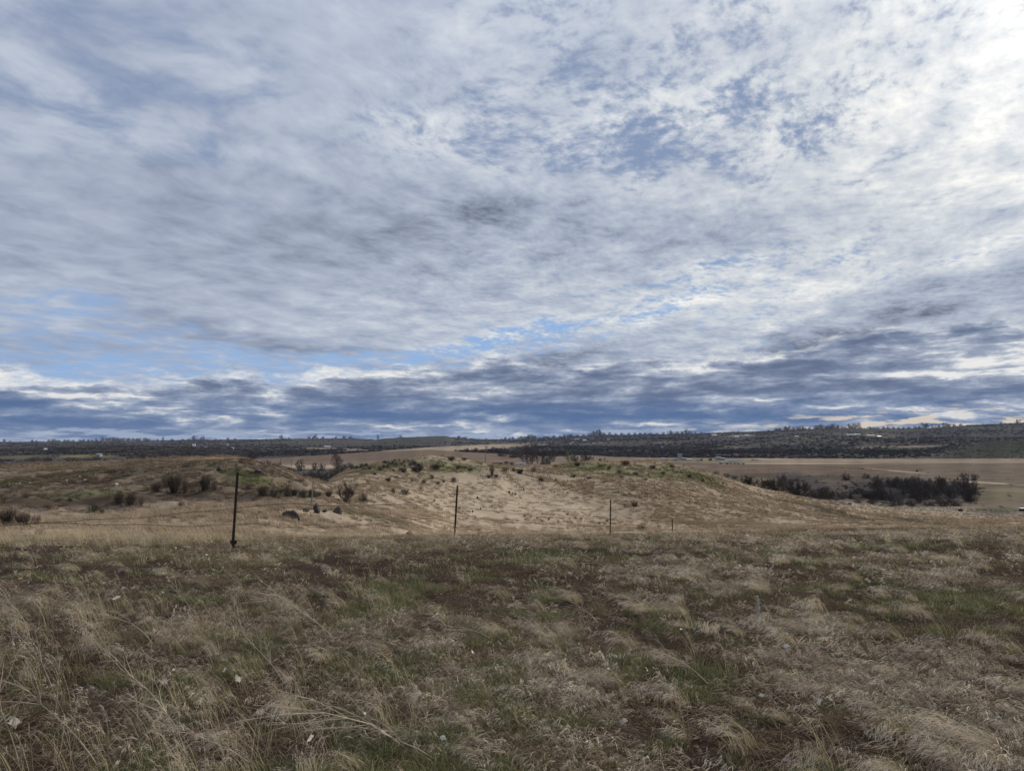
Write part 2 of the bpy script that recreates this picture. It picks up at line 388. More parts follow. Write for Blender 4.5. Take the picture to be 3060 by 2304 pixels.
# -- near field
paint(nearf * 1.0, DULL * 0.5)
paint(nearf * soilmask, SOIL)
paint(nearf * greenmask * 0.5, GREEN * .8)
# -- trough and bowl of straw-coloured grass
slopes = sst(S, 3.2, 4.0) * (1 - sst(S, 9.0, 9.6))
straw_w = sst(0.4 + n3 * .5 + n4 * .2, 0.0, 0.6)
paint(slopes, np.array([0.285, 0.232, 0.175]))
paint(slopes * straw_w * (0.35 + 0.65 * sst(PXg, 900, 1250)), STRAW * .86)
paint(slopes * (1 - sst(S, 6.2, 7.6)) * sst(PXg, 1080, 1300) * (1 - sst(PXg, 2150, 2500)) * (0.75 + .5 * n4), STRAW)
paint(sst(S, 3.2, 3.8) * (1 - sst(S, 4.8, 5.3)) * (1 - sst(PXg, 900, 1200)) * .75, STRAW * .8)
# rougher brown grass above the smooth bowl: the flank of the right mound and the crown of the middle one
paint(slopes * sst((1430 + (PXg - 1600) * .31) - PYg, -8, 12) * sst(PXg, 1480, 1600) * .85, np.array([0.275, 0.222, 0.162]))
paint(slopes * sst((1475 - (PXg - 1100) * .16) - PYg, -12, 16) * sst(PXg, 1000, 1080) * (1 - sst(PXg, 1420, 1560)) * .7, np.array([0.27, 0.22, 0.16]))
# golden slope on the right
paint(slopes * sst(PXg + 2.2 * (PYg - 1450), 1950, 2200) * (0.75 + .4 * n4), np.array([0.295, 0.238, 0.172]))
paint(ell(2500, 1535, 160, 9, 14) * .6, SAGE * .8); paint(ell(2750, 1562, 150, 7, 8) * .6, SAGE)
n5 = fbm((GX * .9 + GY * .45) / 2.2, (GY * .9 - GX * .45) / 26, 151, 3)
paint(slopes * sst(PXg, 1400, 1600) * sst(n5, .12, .5) * .45, np.array([0.19, 0.15, 0.105]))
# left bank: soil, green, dull grass darkened for brush and for the face's shade
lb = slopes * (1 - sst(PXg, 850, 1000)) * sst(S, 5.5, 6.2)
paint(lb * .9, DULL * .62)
paint(lb * sst(n4 + n1 * .4, 0.05, 0.5) * .8, SOIL * 1.5)
paint(ell(330, 1497, 170, 16, -3), SOIL * 1.3); paint(ell(560, 1478, 120, 14, 4), SOIL * 1.5); paint(ell(100, 1500, 140, 18, 4), SOIL * 1.5)
paint(ell(150, 1425, 260, 8, -8) * .8, GREEN * .55); paint(ell(600, 1395, 60, 7, 0) * .3, GREEN)
paint(ell(740, 1430, 90, 22, 10) * .8, GREEN * 1.0); paint(ell(250, 1478, 160, 14, -4) * .5, GREEN)
paint(lb * sst(S, 8.0, 8.4) * .6 * sst(.5 + n4, .2, .9), TAN)
paint(ell(650, 1373, 110, 3, 0) * .9, STRAW)
# mounds: green crowns
paint(ell(1330, 1395, 230, 24, 4, .7) * .85 * sst(.4 + n4, 0, .6), GREEN * 1.15)
paint(ell(1130, 1400, 110, 18, -6) * .7 * sst(.5 + n4, 0, .6), GREEN * 1.0)
paint(ell(1860, 1408, 300, 28, 4, .7) * .85 * sst(.45 + n4, 0, .6), GREEN * 1.1)
paint(ell(2080, 1425, 130, 18, 20, .7) * .7, GREEN * .9)
paint(ell(1640, 1392, 110, 5, -7), STRAW * .9); paint(ell(2000, 1381, 400, 2.5, 0) * .8, TAN * 1.1)
paint(ell(1120, 1550, 160, 16, 12) * .35, GREEN)
# -- valley floor
v = sst(S, 9.6, 10.3)
paint(v, TAN * .55)
vn = fbm(GX / 45, GY / 45, 111, 5)
rightv = sst(PXg, 1850, 2050)
paint(v * rightv, np.array([0.145, 0.118, 0.09]) * (1 + .7 * vn[..., None]))
paint(v * (1 - sst(PXg, 640, 760)), BRUSH * 1.3); paint(v * (1 - sst(PXg, 640, 760)) * sst(vn, .1, .5) * .7, MEADOW * .8)
# ploughed field left of centre and along the right
field = v * (1 - sst(S, 11.95, 12.05))
paint(field * sst(PXg, 760, 800) * (1 - sst(PXg, 1600, 1640)) * (PYg < 1402), PLOW)
paint(field * sst(PXg, 760, 800) * (1 - sst(PXg, 1640, 1680)) * (PYg < 1402) * sst(PYg, 1380 - .02 * (PXg - 800), 1384) * .5, PLOW * 1.45)
paint(field * sst(PXg, 800, 850) * (1 - sst(PXg, 1010, 1040)) * (1 - sst(abs(PYg - 1396), 4, 9)) * .9, TAN)
paint(v * sst(PXg, 2040, 2150) * sst(PYg, 1386, 1389) * (1 - sst(PYg, 1412 + .00 * PXg, 1424)), PLOW * .95)
paint(v * sst(PXg, 1900, 2300) * sst(PYg, 1371, 1372) * (1 - sst(PYg, 1382, 1387)) * .7, TAN * .85)
paint(v * sst(PXg, 2600, 2800) * sst(PYg, 1384, 1390) * (1 - sst(PYg, 1440, 1450)) * .8, np.array([0.150, 0.120, 0.093]))
paint(ell(2400, 1386, 260, 1.6, 0, .4, .1), STRAW * .9); paint(ell(2680, 1408, 110, 2.0, 5, .4, .1), STRAW * .8); paint(ell(2560, 1401, 130, 1.2, 3, .4, .1) * .7, GREEN * .7)
paint(v * ell(2950, 1443, 150, 3.0, 3.5, .4, .1), STRAW * .8); paint(ell(2990, 1452, 90, 5, -4) * .7, SAGE * .8)
paint(ell(3000, 1475, 170, 30, 0) * .6, np.array([0.20, 0.17, 0.11])); paint(ell(2990, 1527, 100, 14, 2) * .75, SAGE * .9)
paint(ell(2700, 1470, 260, 44, 3, .5, .3) * .95, BRUSH * 1.0); paint(ell(2420, 1455, 120, 34, 20, .5, .3) * .9, BRUSH * 1.1)
paint(ell(2000, 1372, 160, 4, 0), np.array([0.20, 0.17, 0.12])); paint(ell(2150, 1379, 130, 4, 0), np.array([0.17, 0.16, 0.10]))
paint(ell(2280, 1372, 70, 3, 0), STRAW * .8)
# scrub in the draw left of centre
paint(v * sst(PXg, 700, 740) * (1 - sst(PXg, 1010, 1080)) * sst(PYg, 1396, 1408), BRUSH * 1.4)
# pale grassy ground beyond the ploughed field
# -- beyond the field: brush, meadows
w = sst(S, 11.98, 12.06)
wn = fbm(GX / 130, GY / 130, 121, 5)
paint(w, (BRUSH * 1.15) * (1 + .5 * wn[..., None]))
paint(w * sst(fbm(GX / 260, GY / 200, 131, 4), 0.05, 0.5) * .55, SAGE)
paint(w * ell(1420, 1338, 190, 9, -3, .5, .5), STRAW * .75); paint(w * ell(1250, 1343, 170, 4, -4, .5, .3), STRAW * .7)
paint(w * ell(1780, 1366, 100, 4, 3), STRAW * .7)
for cx, cy, sx, sy, k in [(60, 1368, 90, 6, .9), (300, 1361, 150, 6, 1.2), (560, 1352, 90, 4.5, 1.2), (150, 1350, 120, 4, .8), (430, 1345, 160, 3, .8), (30, 1385, 60, 5, .8), (480, 1338, 80, 2.5, .7)]:
    paint(w * ell(cx, cy, sx, sy, -2, .4, .3), MEADOW * k)
paint(w * ell(1000, 1342, 130, 3, 2), TAN * .7)
paint(w * ell(1210, 1322, 120, 14, -3, .4, .2) * .8, np.array([0.06, 0.062, 0.05])); paint(w * ell(900, 1325, 170, 12, 3, .4, .2) * .7, np.array([0.065, 0.062, 0.055]))
paint(w * ell(2450, 1308, 260, 14, -6, .5, .5) * .5, SAGE); paint(w * ell(2620, 1300, 80, 9, 0, .5, .5) * .7, TAN * .45)
paint(w * ell(2680, 1336, 160, 2.2, -1, .4, .2), TAN * .8); paint(w * ell(2980, 1345, 170, 28, -8, .4, .4) * .8, SAGE * .5)
paint(w * ell(2210, 1303, 60, 4, -3) * .8, TAN * .7); paint(w * ell(2100, 1330, 150, 5, 3, .4, .6) * .4, TAN * .6)
# gravel road round the foot of the slope on the right
road_px = np.array([2440, 2500, 2560, 2640, 2800, 2960, 3060, 3400]); road_py = np.array([1489, 1497, 1504, 1512, 1524, 1538, 1544, 1560])
rd = PYg - np.interp(PXg, road_px, road_py)
paint((abs(rd) < 3.6) * sst(PXg, 2440, 2520) * (GY > 150) * (S > 7.5) * .9, ROAD)
far_dark = 1 - 0.0 * RR
col *= (1 + 0.16 * fbm(GX / (RR * .012 + .05), GY / (RR * .012 + .05), 141, 2))[..., None]
col = np.clip(col, 0.004, 0.7)

def mesh_from(name, verts, quads=None, tris=None):
    me = bpy.data.meshes.new(name)
    verts = np.asarray(verts, np.float32)
    me.vertices.add(len(verts)); me.vertices.foreach_set('co', verts.ravel())
    idx, starts, n = [], [], 0
    if quads is not None and len(quads):
        idx.append(np.asarray(quads, np.int32).ravel()); starts.append(np.arange(len(quads), dtype=np.int32) * 4); n = 4 * len(quads)
    if tris is not None and len(tris):
        idx.append(np.asarray(tris, np.int32).ravel()); starts.append(n + np.arange(len(tris), dtype=np.int32) * 3)
    idx = np.concatenate(idx); starts = np.concatenate(starts)
    me.loops.add(len(idx)); me.loops.foreach_set('vertex_index', idx)
    me.polygons.add(len(starts)); me.polygons.foreach_set('loop_start', starts)
    me.update(calc_edges=True)
    return me
def set_col(me, c):
    at = me.color_attributes.new('col', 'FLOAT_COLOR', 'POINT')
    c4 = np.ones((len(c), 4), np.float32); c4[:, :3] = c
    at.data.foreach_set('color', c4.ravel())

def new_mat(name):
    m = bpy.data.materials.new(name); m.use_nodes = True
    t = m.node_tree; t.nodes.clear()
    n = NT(t)
    b = n.node('ShaderNodeBsdfPrincipled'); o = n.node('ShaderNodeOutputMaterial')
    t.links.new(b.outputs[0], o.inputs[0])
    b.inputs['Roughness'].default_value = 0.9
    b.inputs['Specular IOR Level'].default_value = 0.15
    return m, n, b

gm, n, b = new_mat('land'); b.inputs['Specular IOR Level'].default_value = 0.0
at = n.node('ShaderNodeAttribute', attribute_name='col')
geo = n.node('ShaderNodeNewGeometry')
pos = E(n, geo.outputs['Position'])
cd = n.node('ShaderNodeVectorMath', operation='LENGTH'); n.put(cd.inputs[0], pos)
dist = E(n, cd.outputs['Value'])
fn = n.noise(pos, 9.0, 4, 0.65, dim='3D'); fm = n.noise(pos, 1.1, 5, 0.6, dim='3D'); fl = n.noise(pos, 0.06, 5, 0.62, dim='3D')
fg = n.noise(pos, 55.0, 4, 0.7, dim='3D'); wgr = n.sstep(dist, 22, 6)
wnear = n.sstep(dist, 60, 20); wfar = n.sstep(dist, 200, 600)
var = 1.0 + (fn - 0.5) * wnear * 1.3 + (fg - 0.5) * wgr * 2.2 + (fm - 0.5) * n.sstep(dist, 400, 120) * (0.7 + 0.7 * n.sstep(dist, 40, 15)) + (fl - 0.5) * wfar * 1.3
c = n.scale(E(n, at.outputs['Color']), n.m('MAXIMUM', var, 0.15))
n.put(b.inputs['Base Color'], c)
bmp = n.node('ShaderNodeBump'); bmp.inputs['Distance'].default_value = 0.12; bmp.inputs['Strength'].default_value = 0.8
n.put(bmp.inputs['Height'], fn * 0.25 + fm + fg * wgr * 0.22)
n.t.links.new(bmp.outputs[0], b.inputs['Normal'])
verts = np.stack([GX, GY, GZ], -1).reshape(-1, 3)
I, J = np.meshgrid(np.arange(NT_ - 1), np.arange(NR_ - 1), indexing='ij')
q0 = (I * NR_ + J).ravel()
quads = np.stack([q0, q0 + 1, q0 + NR_ + 1, q0 + NR_], -1)
me = mesh_from('ground', verts, quads)
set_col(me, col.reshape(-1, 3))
me.polygons.foreach_set('use_smooth', np.ones(len(me.polygons), bool))
me.materials.append(gm)
land = bpy.data.objects.new('ground', me); COL.objects.link(land); land['kind'] = 'structure'
# ------------------------------------------------------------------ naming helpers
def tag(o, label=None, cat=None, group=None, kind=None):
    if label: o['label'] = label
    if cat: o['category'] = cat
    if group: o['group'] = group
    if kind: o['kind'] = kind
    return o
def link(o, parent=None):
    COL.objects.link(o)
    if parent is not None: o.parent = parent
    return o
def empty(name, loc, rz=0.0):
    o = bpy.data.objects.new(name, None); o.location = loc; o.rotation_euler = (0, 0, rz); o.empty_display_size = 0.2
    return link(o)
ONES = ['', 'first', 'second', 'third', 'fourth', 'fifth', 'sixth', 'seventh', 'eighth', 'ninth', 'tenth', 'eleventh', 'twelfth', 'thirteenth', 'fourteenth', 'fifteenth', 'sixteenth', 'seventeenth', 'eighteenth', 'nineteenth']
TENS = {2: ('twentieth', 'twenty'), 3: ('thirtieth', 'thirty'), 4: ('fortieth', 'forty'), 5: ('fiftieth', 'fifty'), 6: ('sixtieth', 'sixty'), 7: ('seventieth', 'seventy'), 8: ('eightieth', 'eighty'), 9: ('ninetieth', 'ninety')}
def nth(k):
    if k < 20: return ONES[k]
    if k >= 100: return 'hundredth' if k == 100 else 'hundred and ' + nth(k - 100)
    a, b = divmod(k, 10)
    return TENS[a][0] if b == 0 else TENS[a][1] + '-' + ONES[b]

# ------------------------------------------------------------------ materials of plants
def leaf_mat(name, transl=0.35, tint=True, jitter=0.35):
    m = bpy.data.materials.new(name); m.use_nodes = True
    t = m.node_tree; t.nodes.clear(); n = NT(t)
    a = n.node('ShaderNodeAttribute', attribute_name='col')
    c = E(n, a.outputs['Color'])
    if tint:
        b_ = n.node('ShaderNodeAttribute', attribute_name='tint', attribute_type='INSTANCER')
        c = n.vmul(c, E(n, b_.outputs['Color']))
    oi = n.node('ShaderNodeObjectInfo')
    c = n.scale(c, 1 - jitter / 2 + jitter * E(n, oi.outputs['Random']))
    d = n.node('ShaderNodeBsdfDiffuse'); tr = n.node('ShaderNodeBsdfTranslucent'); mx = n.node('ShaderNodeMixShader')
    n.put(d.inputs[0], c); n.put(tr.inputs[0], c); mx.inputs[0].default_value = transl
    t.links.new(d.outputs[0], mx.inputs[1]); t.links.new(tr.outputs[0], mx.inputs[2])
    o = n.node('ShaderNodeOutputMaterial'); t.links.new(mx.outputs[0], o.inputs[0])
    return m
M_GRASS = leaf_mat('dry_grass_blades')
M_TWIG = leaf_mat('bare_twigs', 0.0, False, 0.35)
M_LEAF = leaf_mat('brush_leaves', 0.15, False, 0.35)
M_WOODS = leaf_mat('woodland', 0.0, True, 0.5)

# ------------------------------------------------------------------ ribbons (blades) and tubes (twigs), many at a time
def ribbons(P, wdt, colr, face=None):
    """P: (B, S, 3) centre lines, wdt: (B, S) half widths, colr: (B, S, 3)"""
    B, S_, _ = P.shape
    if face is None:
        a = rng.uniform(0, math.pi, B); face = np.stack([np.cos(a), np.sin(a), np.zeros(B)], -1)
    side = face[:, None, :] * wdt[..., None]
    V = np.concatenate([P - side, P + side], 1)             # B, 2S, 3
    i = np.arange(S_ - 1)
    q = np.stack([i, i + 1, S_ + i + 1, S_ + i], -1)
    Q = (np.arange(B)[:, None, None] * 2 * S_ + q[None]).reshape(-1, 4)
    return V.reshape(-1, 3), Q, np.concatenate([colr, colr], 1).reshape(-1, 3)
def tubes(p0, p1, r0, r1, colr, sides=3):
    p0, p1 = np.asarray(p0, float), np.asarray(p1, float); n_ = len(p0)
    d = p1 - p0; d /= np.linalg.norm(d, axis=1, keepdims=True) + 1e-9
    ref = np.where(np.abs(d[:, 2:3]) > 0.9, np.array([[1., 0, 0]]), np.array([[0, 0, 1.]]))
    u = np.cross(d, ref); u /= np.linalg.norm(u, axis=1, keepdims=True) + 1e-9
    w = np.cross(d, u)
    vs = []
    for p, r in ((p0, np.asarray(r0)), (p1, np.asarray(r1))):
        for k in range(sides):
            a = 2 * math.pi * k / sides
            vs.append(p + (u * math.cos(a) + w * math.sin(a)) * r[:, None])
    V = np.stack(vs, 1)
    qs = [[k, (k + 1) % sides, sides + (k + 1) % sides, sides + k] for k in range(sides)]
    Q = (np.arange(n_)[:, None, None] * 2 * sides + np.array(qs)[None]).reshape(-1, 4)
    C_ = np.repeat(np.asarray(colr).reshape(-1, 1, 3) * np.ones((n_, 1, 1)), 2 * sides, 1)
    return V.reshape(-1, 3), Q, C_.reshape(-1, 3)
def join(parts):
    V, Q, C_, o = [], [], [], 0
    for v_, q_, c_ in parts:
        V.append(v_); Q.append(np.asarray(q_) + o); C_.append(c_); o += len(v_)
    return np.concatenate(V), np.concatenate(Q), np.concatenate(C_)
def mk(name, parts, mat):
    V, Q, C_ = join(parts) if isinstance(parts, list) else parts
    if len(Q) and Q.shape[1] == 3: me = mesh_from(name, V, tris=Q)
    else: me = mesh_from(name, V, quads=Q)
    set_col(me, C_); me.materials.append(mat)
    return me

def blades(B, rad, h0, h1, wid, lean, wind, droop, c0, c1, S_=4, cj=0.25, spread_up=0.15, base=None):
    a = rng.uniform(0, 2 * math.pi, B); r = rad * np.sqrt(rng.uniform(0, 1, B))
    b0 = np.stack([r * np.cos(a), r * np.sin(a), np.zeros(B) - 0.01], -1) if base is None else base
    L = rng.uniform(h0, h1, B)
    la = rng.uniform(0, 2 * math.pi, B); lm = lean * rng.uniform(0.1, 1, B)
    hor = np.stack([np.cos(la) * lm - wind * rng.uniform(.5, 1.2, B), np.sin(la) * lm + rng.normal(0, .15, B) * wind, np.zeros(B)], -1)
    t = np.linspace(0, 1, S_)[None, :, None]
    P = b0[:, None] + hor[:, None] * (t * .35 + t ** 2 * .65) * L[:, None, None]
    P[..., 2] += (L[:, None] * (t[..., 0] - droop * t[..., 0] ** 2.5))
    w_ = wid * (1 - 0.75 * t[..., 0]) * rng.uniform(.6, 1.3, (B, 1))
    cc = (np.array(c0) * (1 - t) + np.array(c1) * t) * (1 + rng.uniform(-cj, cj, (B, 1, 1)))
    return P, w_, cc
def heads(P, n_, ln, wid, colr, fall=0.6):
    """wispy seed heads drooping downwind from the tips of stems"""
    B = len(P)
    tip, pre = P[:, -1], P[:, -2]
    d = tip - pre; d /= np.linalg.norm(d, axis=1, keepdims=True) + 1e-9
    b0 = np.repeat(tip, n_, 0) - np.repeat(d, n_, 0) * rng.uniform(0, 0.045, (B * n_, 1))
    dd = np.repeat(d, n_, 0) * .6 + rng.normal(0, .35, (B * n_, 3)) + np.array([-.45, 0, -fall * .5])
    L = rng.uniform(.5, 1, (B * n_, 1)) * ln
    p1 = b0 + dd * L * .5; p2 = p1 + (dd + np.array([-.1, 0, -fall])) * L * .5
    PP = np.stack([b0, p1, p2], 1)
    w_ = np.tile(np.array([[.5, 1.0, .3]]) * wid, (B * n_, 1))
    cc = np.repeat(np.array(colr)[None] * (1 + rng.uniform(-.25, .25, (B * n_, 1))), 3, 0).reshape(-1, 3, 3)
    return PP, w_, cc

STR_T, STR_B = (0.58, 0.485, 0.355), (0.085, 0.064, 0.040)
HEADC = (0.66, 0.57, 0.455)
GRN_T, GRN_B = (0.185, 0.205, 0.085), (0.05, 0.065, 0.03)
tufts_col = bpy.data.collections.new('grass_tufts')          # prototypes only, never linked to the scene
KINDS = {}
def proto(kind, parts, mat=M_GRASS, coll=tufts_col):
    me = mk('tuft', parts, mat)
    o = bpy.data.objects.new('tuft_%03d' % len(coll.objects), me)
    coll.objects.link(o)
    KINDS.setdefault(kind, []).append(len(coll.objects) - 1)
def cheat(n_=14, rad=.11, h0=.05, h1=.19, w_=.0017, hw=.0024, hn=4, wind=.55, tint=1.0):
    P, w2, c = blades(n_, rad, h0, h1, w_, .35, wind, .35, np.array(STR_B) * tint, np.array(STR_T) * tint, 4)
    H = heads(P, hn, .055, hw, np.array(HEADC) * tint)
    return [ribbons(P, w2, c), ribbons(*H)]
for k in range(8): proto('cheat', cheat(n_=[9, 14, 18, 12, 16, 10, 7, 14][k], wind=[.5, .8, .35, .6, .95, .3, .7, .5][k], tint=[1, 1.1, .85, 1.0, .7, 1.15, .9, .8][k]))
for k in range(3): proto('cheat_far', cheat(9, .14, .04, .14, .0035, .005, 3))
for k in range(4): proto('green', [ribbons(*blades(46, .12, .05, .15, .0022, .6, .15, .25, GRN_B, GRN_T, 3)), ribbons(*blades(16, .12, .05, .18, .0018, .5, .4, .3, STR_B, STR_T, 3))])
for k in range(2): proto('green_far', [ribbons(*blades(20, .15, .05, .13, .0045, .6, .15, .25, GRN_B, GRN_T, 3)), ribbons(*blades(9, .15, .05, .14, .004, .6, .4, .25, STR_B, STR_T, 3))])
for k in range(3):                                            # flattened grey thatch
    B = 46; a = rng.uniform(0, 6.28, B); b0 = rng.uniform(-.16, .16, (B, 3)); b0[:, 2] = rng.uniform(.003, .03, B)
    d = np.stack([np.cos(a), np.sin(a) * .6, rng.normal(0.05, .12, B)], -1) * rng.uniform(.05, .16, (B, 1))
    P = np.stack([b0, b0 + d * .5 + np.array([0, 0, .012]), b0 + d], 1)
    proto('thatch', [ribbons(P, np.full((B, 3), .0014), np.array([.27, .22, .155]) * rng.uniform(.4, 1.25, (B, 1, 1)) * np.ones((1, 3, 1)), face=np.stack([-np.sin(a), np.cos(a), np.zeros(B)], -1))])
for k in range(4):                                            # long stalks leaning downwind
    P, w2, c = blades(9, .10, .30, .62, .0016, .25, .62, .16, (0.42, .35, .21), (.66, .56, .37), 6)
    H = heads(P, 7, .08, .0016, (.58, .48, .37))
    proto('stalk', [ribbons(P, w2, c), ribbons(*H)])
for k in range(2):
    P, w2, c = blades(10, .2, .35, .65, .0035, .25, .55, .16, (0.42, .35, .21), (.66, .56, .37), 5)
    proto('stalk_far', [ribbons(P, w2, c), ribbons(*heads(P, 4, .09, .004, (.56, .46, .35)))])
for k in range(2):                                            # pale feathery bunch blown flat
    P, w2, c = blades(70, .10, .18, .40, .0014, .25, .95, .55, (0.42, .34, .21), (.66, .57, .40), 6)
    proto('bunch', [ribbons(P, w2, c), ribbons(*heads(P, 3, .05, .0014, (.60, .52, .43)))])
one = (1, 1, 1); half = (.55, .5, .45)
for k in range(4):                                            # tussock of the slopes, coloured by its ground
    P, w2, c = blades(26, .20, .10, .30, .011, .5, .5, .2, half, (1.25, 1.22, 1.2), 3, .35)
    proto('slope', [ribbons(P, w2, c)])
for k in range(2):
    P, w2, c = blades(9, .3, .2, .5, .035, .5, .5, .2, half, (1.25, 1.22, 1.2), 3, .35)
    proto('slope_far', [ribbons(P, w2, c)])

def scatter(name, X, Y, Z, idx, rot, scl, tint, coll):
    me = bpy.data.meshes.new(name)
    me.vertices.add(len(X)); me.vertices.foreach_set('co', np.stack([X, Y, Z], -1).astype(np.float32).ravel())
    me.attributes.new('idx', 'INT', 'POINT').data.foreach_set('value', np.asarray(idx, np.int32))
    me.attributes.new('rot', 'FLOAT_VECTOR', 'POINT').data.foreach_set('vector', np.asarray(rot, np.float32).ravel())
    sc = np.asarray(scl, np.float32)
    if sc.ndim == 1: sc = np.stack([sc, sc, sc], -1)
    me.attributes.new('scl', 'FLOAT_VECTOR', 'POINT').data.foreach_set('vector', sc.ravel())
    c4 = np.ones((len(X), 4), np.float32); c4[:, :3] = tint
    me.attributes.new('tint', 'FLOAT_COLOR', 'POINT').data.foreach_set('color', c4.ravel())
    o = bpy.data.objects.new(name, me); COL.objects.link(o)
    g = bpy.data.node_groups.new(name + '_spread', 'GeometryNodeTree')
    g.interface.new_socket('Geometry', in_out='INPUT', socket_type='NodeSocketGeometry')
    g.interface.new_socket('Geometry', in_out='OUTPUT', socket_type='NodeSocketGeometry')
    gi, go = g.nodes.new('NodeGroupInput'), g.nodes.new('NodeGroupOutput')
    ci = g.nodes.new('GeometryNodeCollectionInfo'); ci.inputs['Collection'].default_value = coll
    ci.inputs['Separate Children'].default_value = True; ci.inputs['Reset Children'].default_value = True
    ip = g.nodes.new('GeometryNodeInstanceOnPoints'); ip.inputs['Pick Instance'].default_value = True
    def na(nm, ty):
        x = g.nodes.new('GeometryNodeInputNamedAttribute'); x.data_type = ty; x.inputs['Name'].default_value = nm
        return [s_ for s_ in x.outputs if s_.enabled and s_.name == 'Attribute'][0]
    g.links.new(gi.outputs[0], ip.inputs['Points']); g.links.new(ci.outputs[0], ip.inputs['Instance'])
    g.links.new(na('idx', 'INT'), ip.inputs['Instance Index'])
    g.links.new(na('rot', 'FLOAT_VECTOR'), ip.inputs['Rotation'])
    g.links.new(na('scl', 'FLOAT_VECTOR'), ip.inputs['Scale'])
    g.links.new(ip.outputs[0], go.inputs[0])
    md = o.modifiers.new('spread', 'NODES'); md.node_group = g
    return o
def pick(kind, n_): return rng.choice(KINDS[kind], n_)

# ---- near field grass
def wedge(n_, d0, d1, power, half_deg=41):
    """n_ points in the wedge of ground in front of the field's edge, denser close by"""
    u = rng.uniform(0, 1, n_); e_ = 2 - power
    Y = (d0 ** e_ + u * (d1 ** e_ - d0 ** e_)) ** (1 / e_)
    th = np.radians(rng.uniform(-half_deg, half_deg, n_))
    return Y * np.tan(th), Y
Xs, Ys, Is, Rs, Ss, Ts = [], [], [], [], [], []
def add(kind, X, Y, s0, s1, tint=(1, 1, 1), wob=0.5, tilt=0.12):
    n_ = len(X)
    Xs.append(X); Ys.append(Y); Is.append(pick(kind, n_))
    Rs.append(np.stack([rng.normal(0, tilt, n_), rng.normal(0, tilt, n_), rng.normal(0, wob, n_)], -1))
    Ss.append(rng.uniform(s0, s1, n_)); t_ = np.ones((n_, 3)) * np.asarray(tint)
    Ts.append(t_ * (1 + rng.uniform(-.2, .2, (n_, 1))))
def masks(X, Y):
    a = fbm(X / 1.3, Y / 1.3, 61, 4); b_ = fbm(X / 14, Y / 9, 81, 4); c_ = fbm(X / .35, Y / .35, 71, 3)
    soil = sst(a + .5 * b_ + .25 * c_ + .30 * np.exp(-((Y - 10) / 6.0) ** 2), -0.08, 0.26)
    grn = sst(fbm(X / .40, Y / .40, 103, 3) * 1.1 + .8 * fbm(X / 2.1 + 40, Y / 1.6, 101, 4) + .14 * sst(Y, 9, 5), 0.24, 0.60)
    return soil, grn
def keep(X, Y, p):
    k = rng.uniform(0, 1, len(X)) < p
    return X[k], Y[k]
Q_ = 1.0
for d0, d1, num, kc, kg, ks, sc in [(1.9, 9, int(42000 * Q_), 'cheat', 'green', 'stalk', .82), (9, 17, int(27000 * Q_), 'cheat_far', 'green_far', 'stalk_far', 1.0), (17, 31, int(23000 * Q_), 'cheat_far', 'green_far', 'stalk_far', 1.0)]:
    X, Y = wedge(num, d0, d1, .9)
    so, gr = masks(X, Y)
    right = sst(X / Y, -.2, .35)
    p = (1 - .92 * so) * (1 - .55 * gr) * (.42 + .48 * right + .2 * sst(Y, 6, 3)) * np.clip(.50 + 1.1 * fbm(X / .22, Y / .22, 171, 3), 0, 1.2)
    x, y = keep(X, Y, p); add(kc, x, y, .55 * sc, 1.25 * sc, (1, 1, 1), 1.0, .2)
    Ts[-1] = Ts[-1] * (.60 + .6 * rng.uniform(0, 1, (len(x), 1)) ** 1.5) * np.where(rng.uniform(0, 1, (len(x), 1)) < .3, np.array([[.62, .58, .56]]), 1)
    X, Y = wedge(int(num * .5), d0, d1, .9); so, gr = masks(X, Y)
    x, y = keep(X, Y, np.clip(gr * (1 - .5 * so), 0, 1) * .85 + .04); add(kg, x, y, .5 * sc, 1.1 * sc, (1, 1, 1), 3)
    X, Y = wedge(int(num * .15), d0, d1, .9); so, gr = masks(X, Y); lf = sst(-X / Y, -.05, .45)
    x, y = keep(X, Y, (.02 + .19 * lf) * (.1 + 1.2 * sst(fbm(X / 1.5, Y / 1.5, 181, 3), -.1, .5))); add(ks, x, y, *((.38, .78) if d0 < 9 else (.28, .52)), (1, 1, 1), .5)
X, Y = wedge(8000, 1.9, 10, .9); so, gr = masks(X, Y); X, Y = keep(X, Y, .85 - .6 * so); add('thatch', X, Y, .6, 1.2, (.85, .78, .68), 3, .03)
X, Y = wedge(4500, 10, 26, .9); so, gr = masks(X, Y); X, Y = keep(X, Y, .85 - .75 * so); add('thatch', X, Y, 1.2, 2.2, (.85, .78, .68), 3, .03)
X, Y = wedge(1600, 15, 26, 0.5); X, Y = keep(X, Y, .15 + .6 * (fbm(X / 1.5, Y / 1.5, 241, 3) > .15)); add('stalk_far', X, Y, .25, .6, (.95, .92, .88), 1.0)
X, Y = wedge(900, 2.6, 16, .9); so, gr = masks(X, Y); x, y = keep(X, Y, .25 + .5 * sst(X / Y, 0, .4)); add('bunch', x, y, .4, .9, (1, 1, 1), .6)
# taller pale strip on the left, along the fence and down into the trough
X, Y = wedge(9000, 12.5, 34, 0.9); S_ = grid_at(GS, X, Y)
x, y = keep(X, Y, sst(-X / Y, .0, .25) * (S_ > 2.8) * sst(fbm(X / 2.2, Y / 1.5, 231, 4), -.35, .35)); add('stalk_far', x, y, .30, .72, (.95, .92, .9), .5)
X, Y, I_, R_, Sc, T_ = map(np.concatenate, (Xs, Ys, Is, Rs, Ss, Ts))
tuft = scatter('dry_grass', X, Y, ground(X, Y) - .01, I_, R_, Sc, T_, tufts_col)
tag(tuft, kind='stuff')
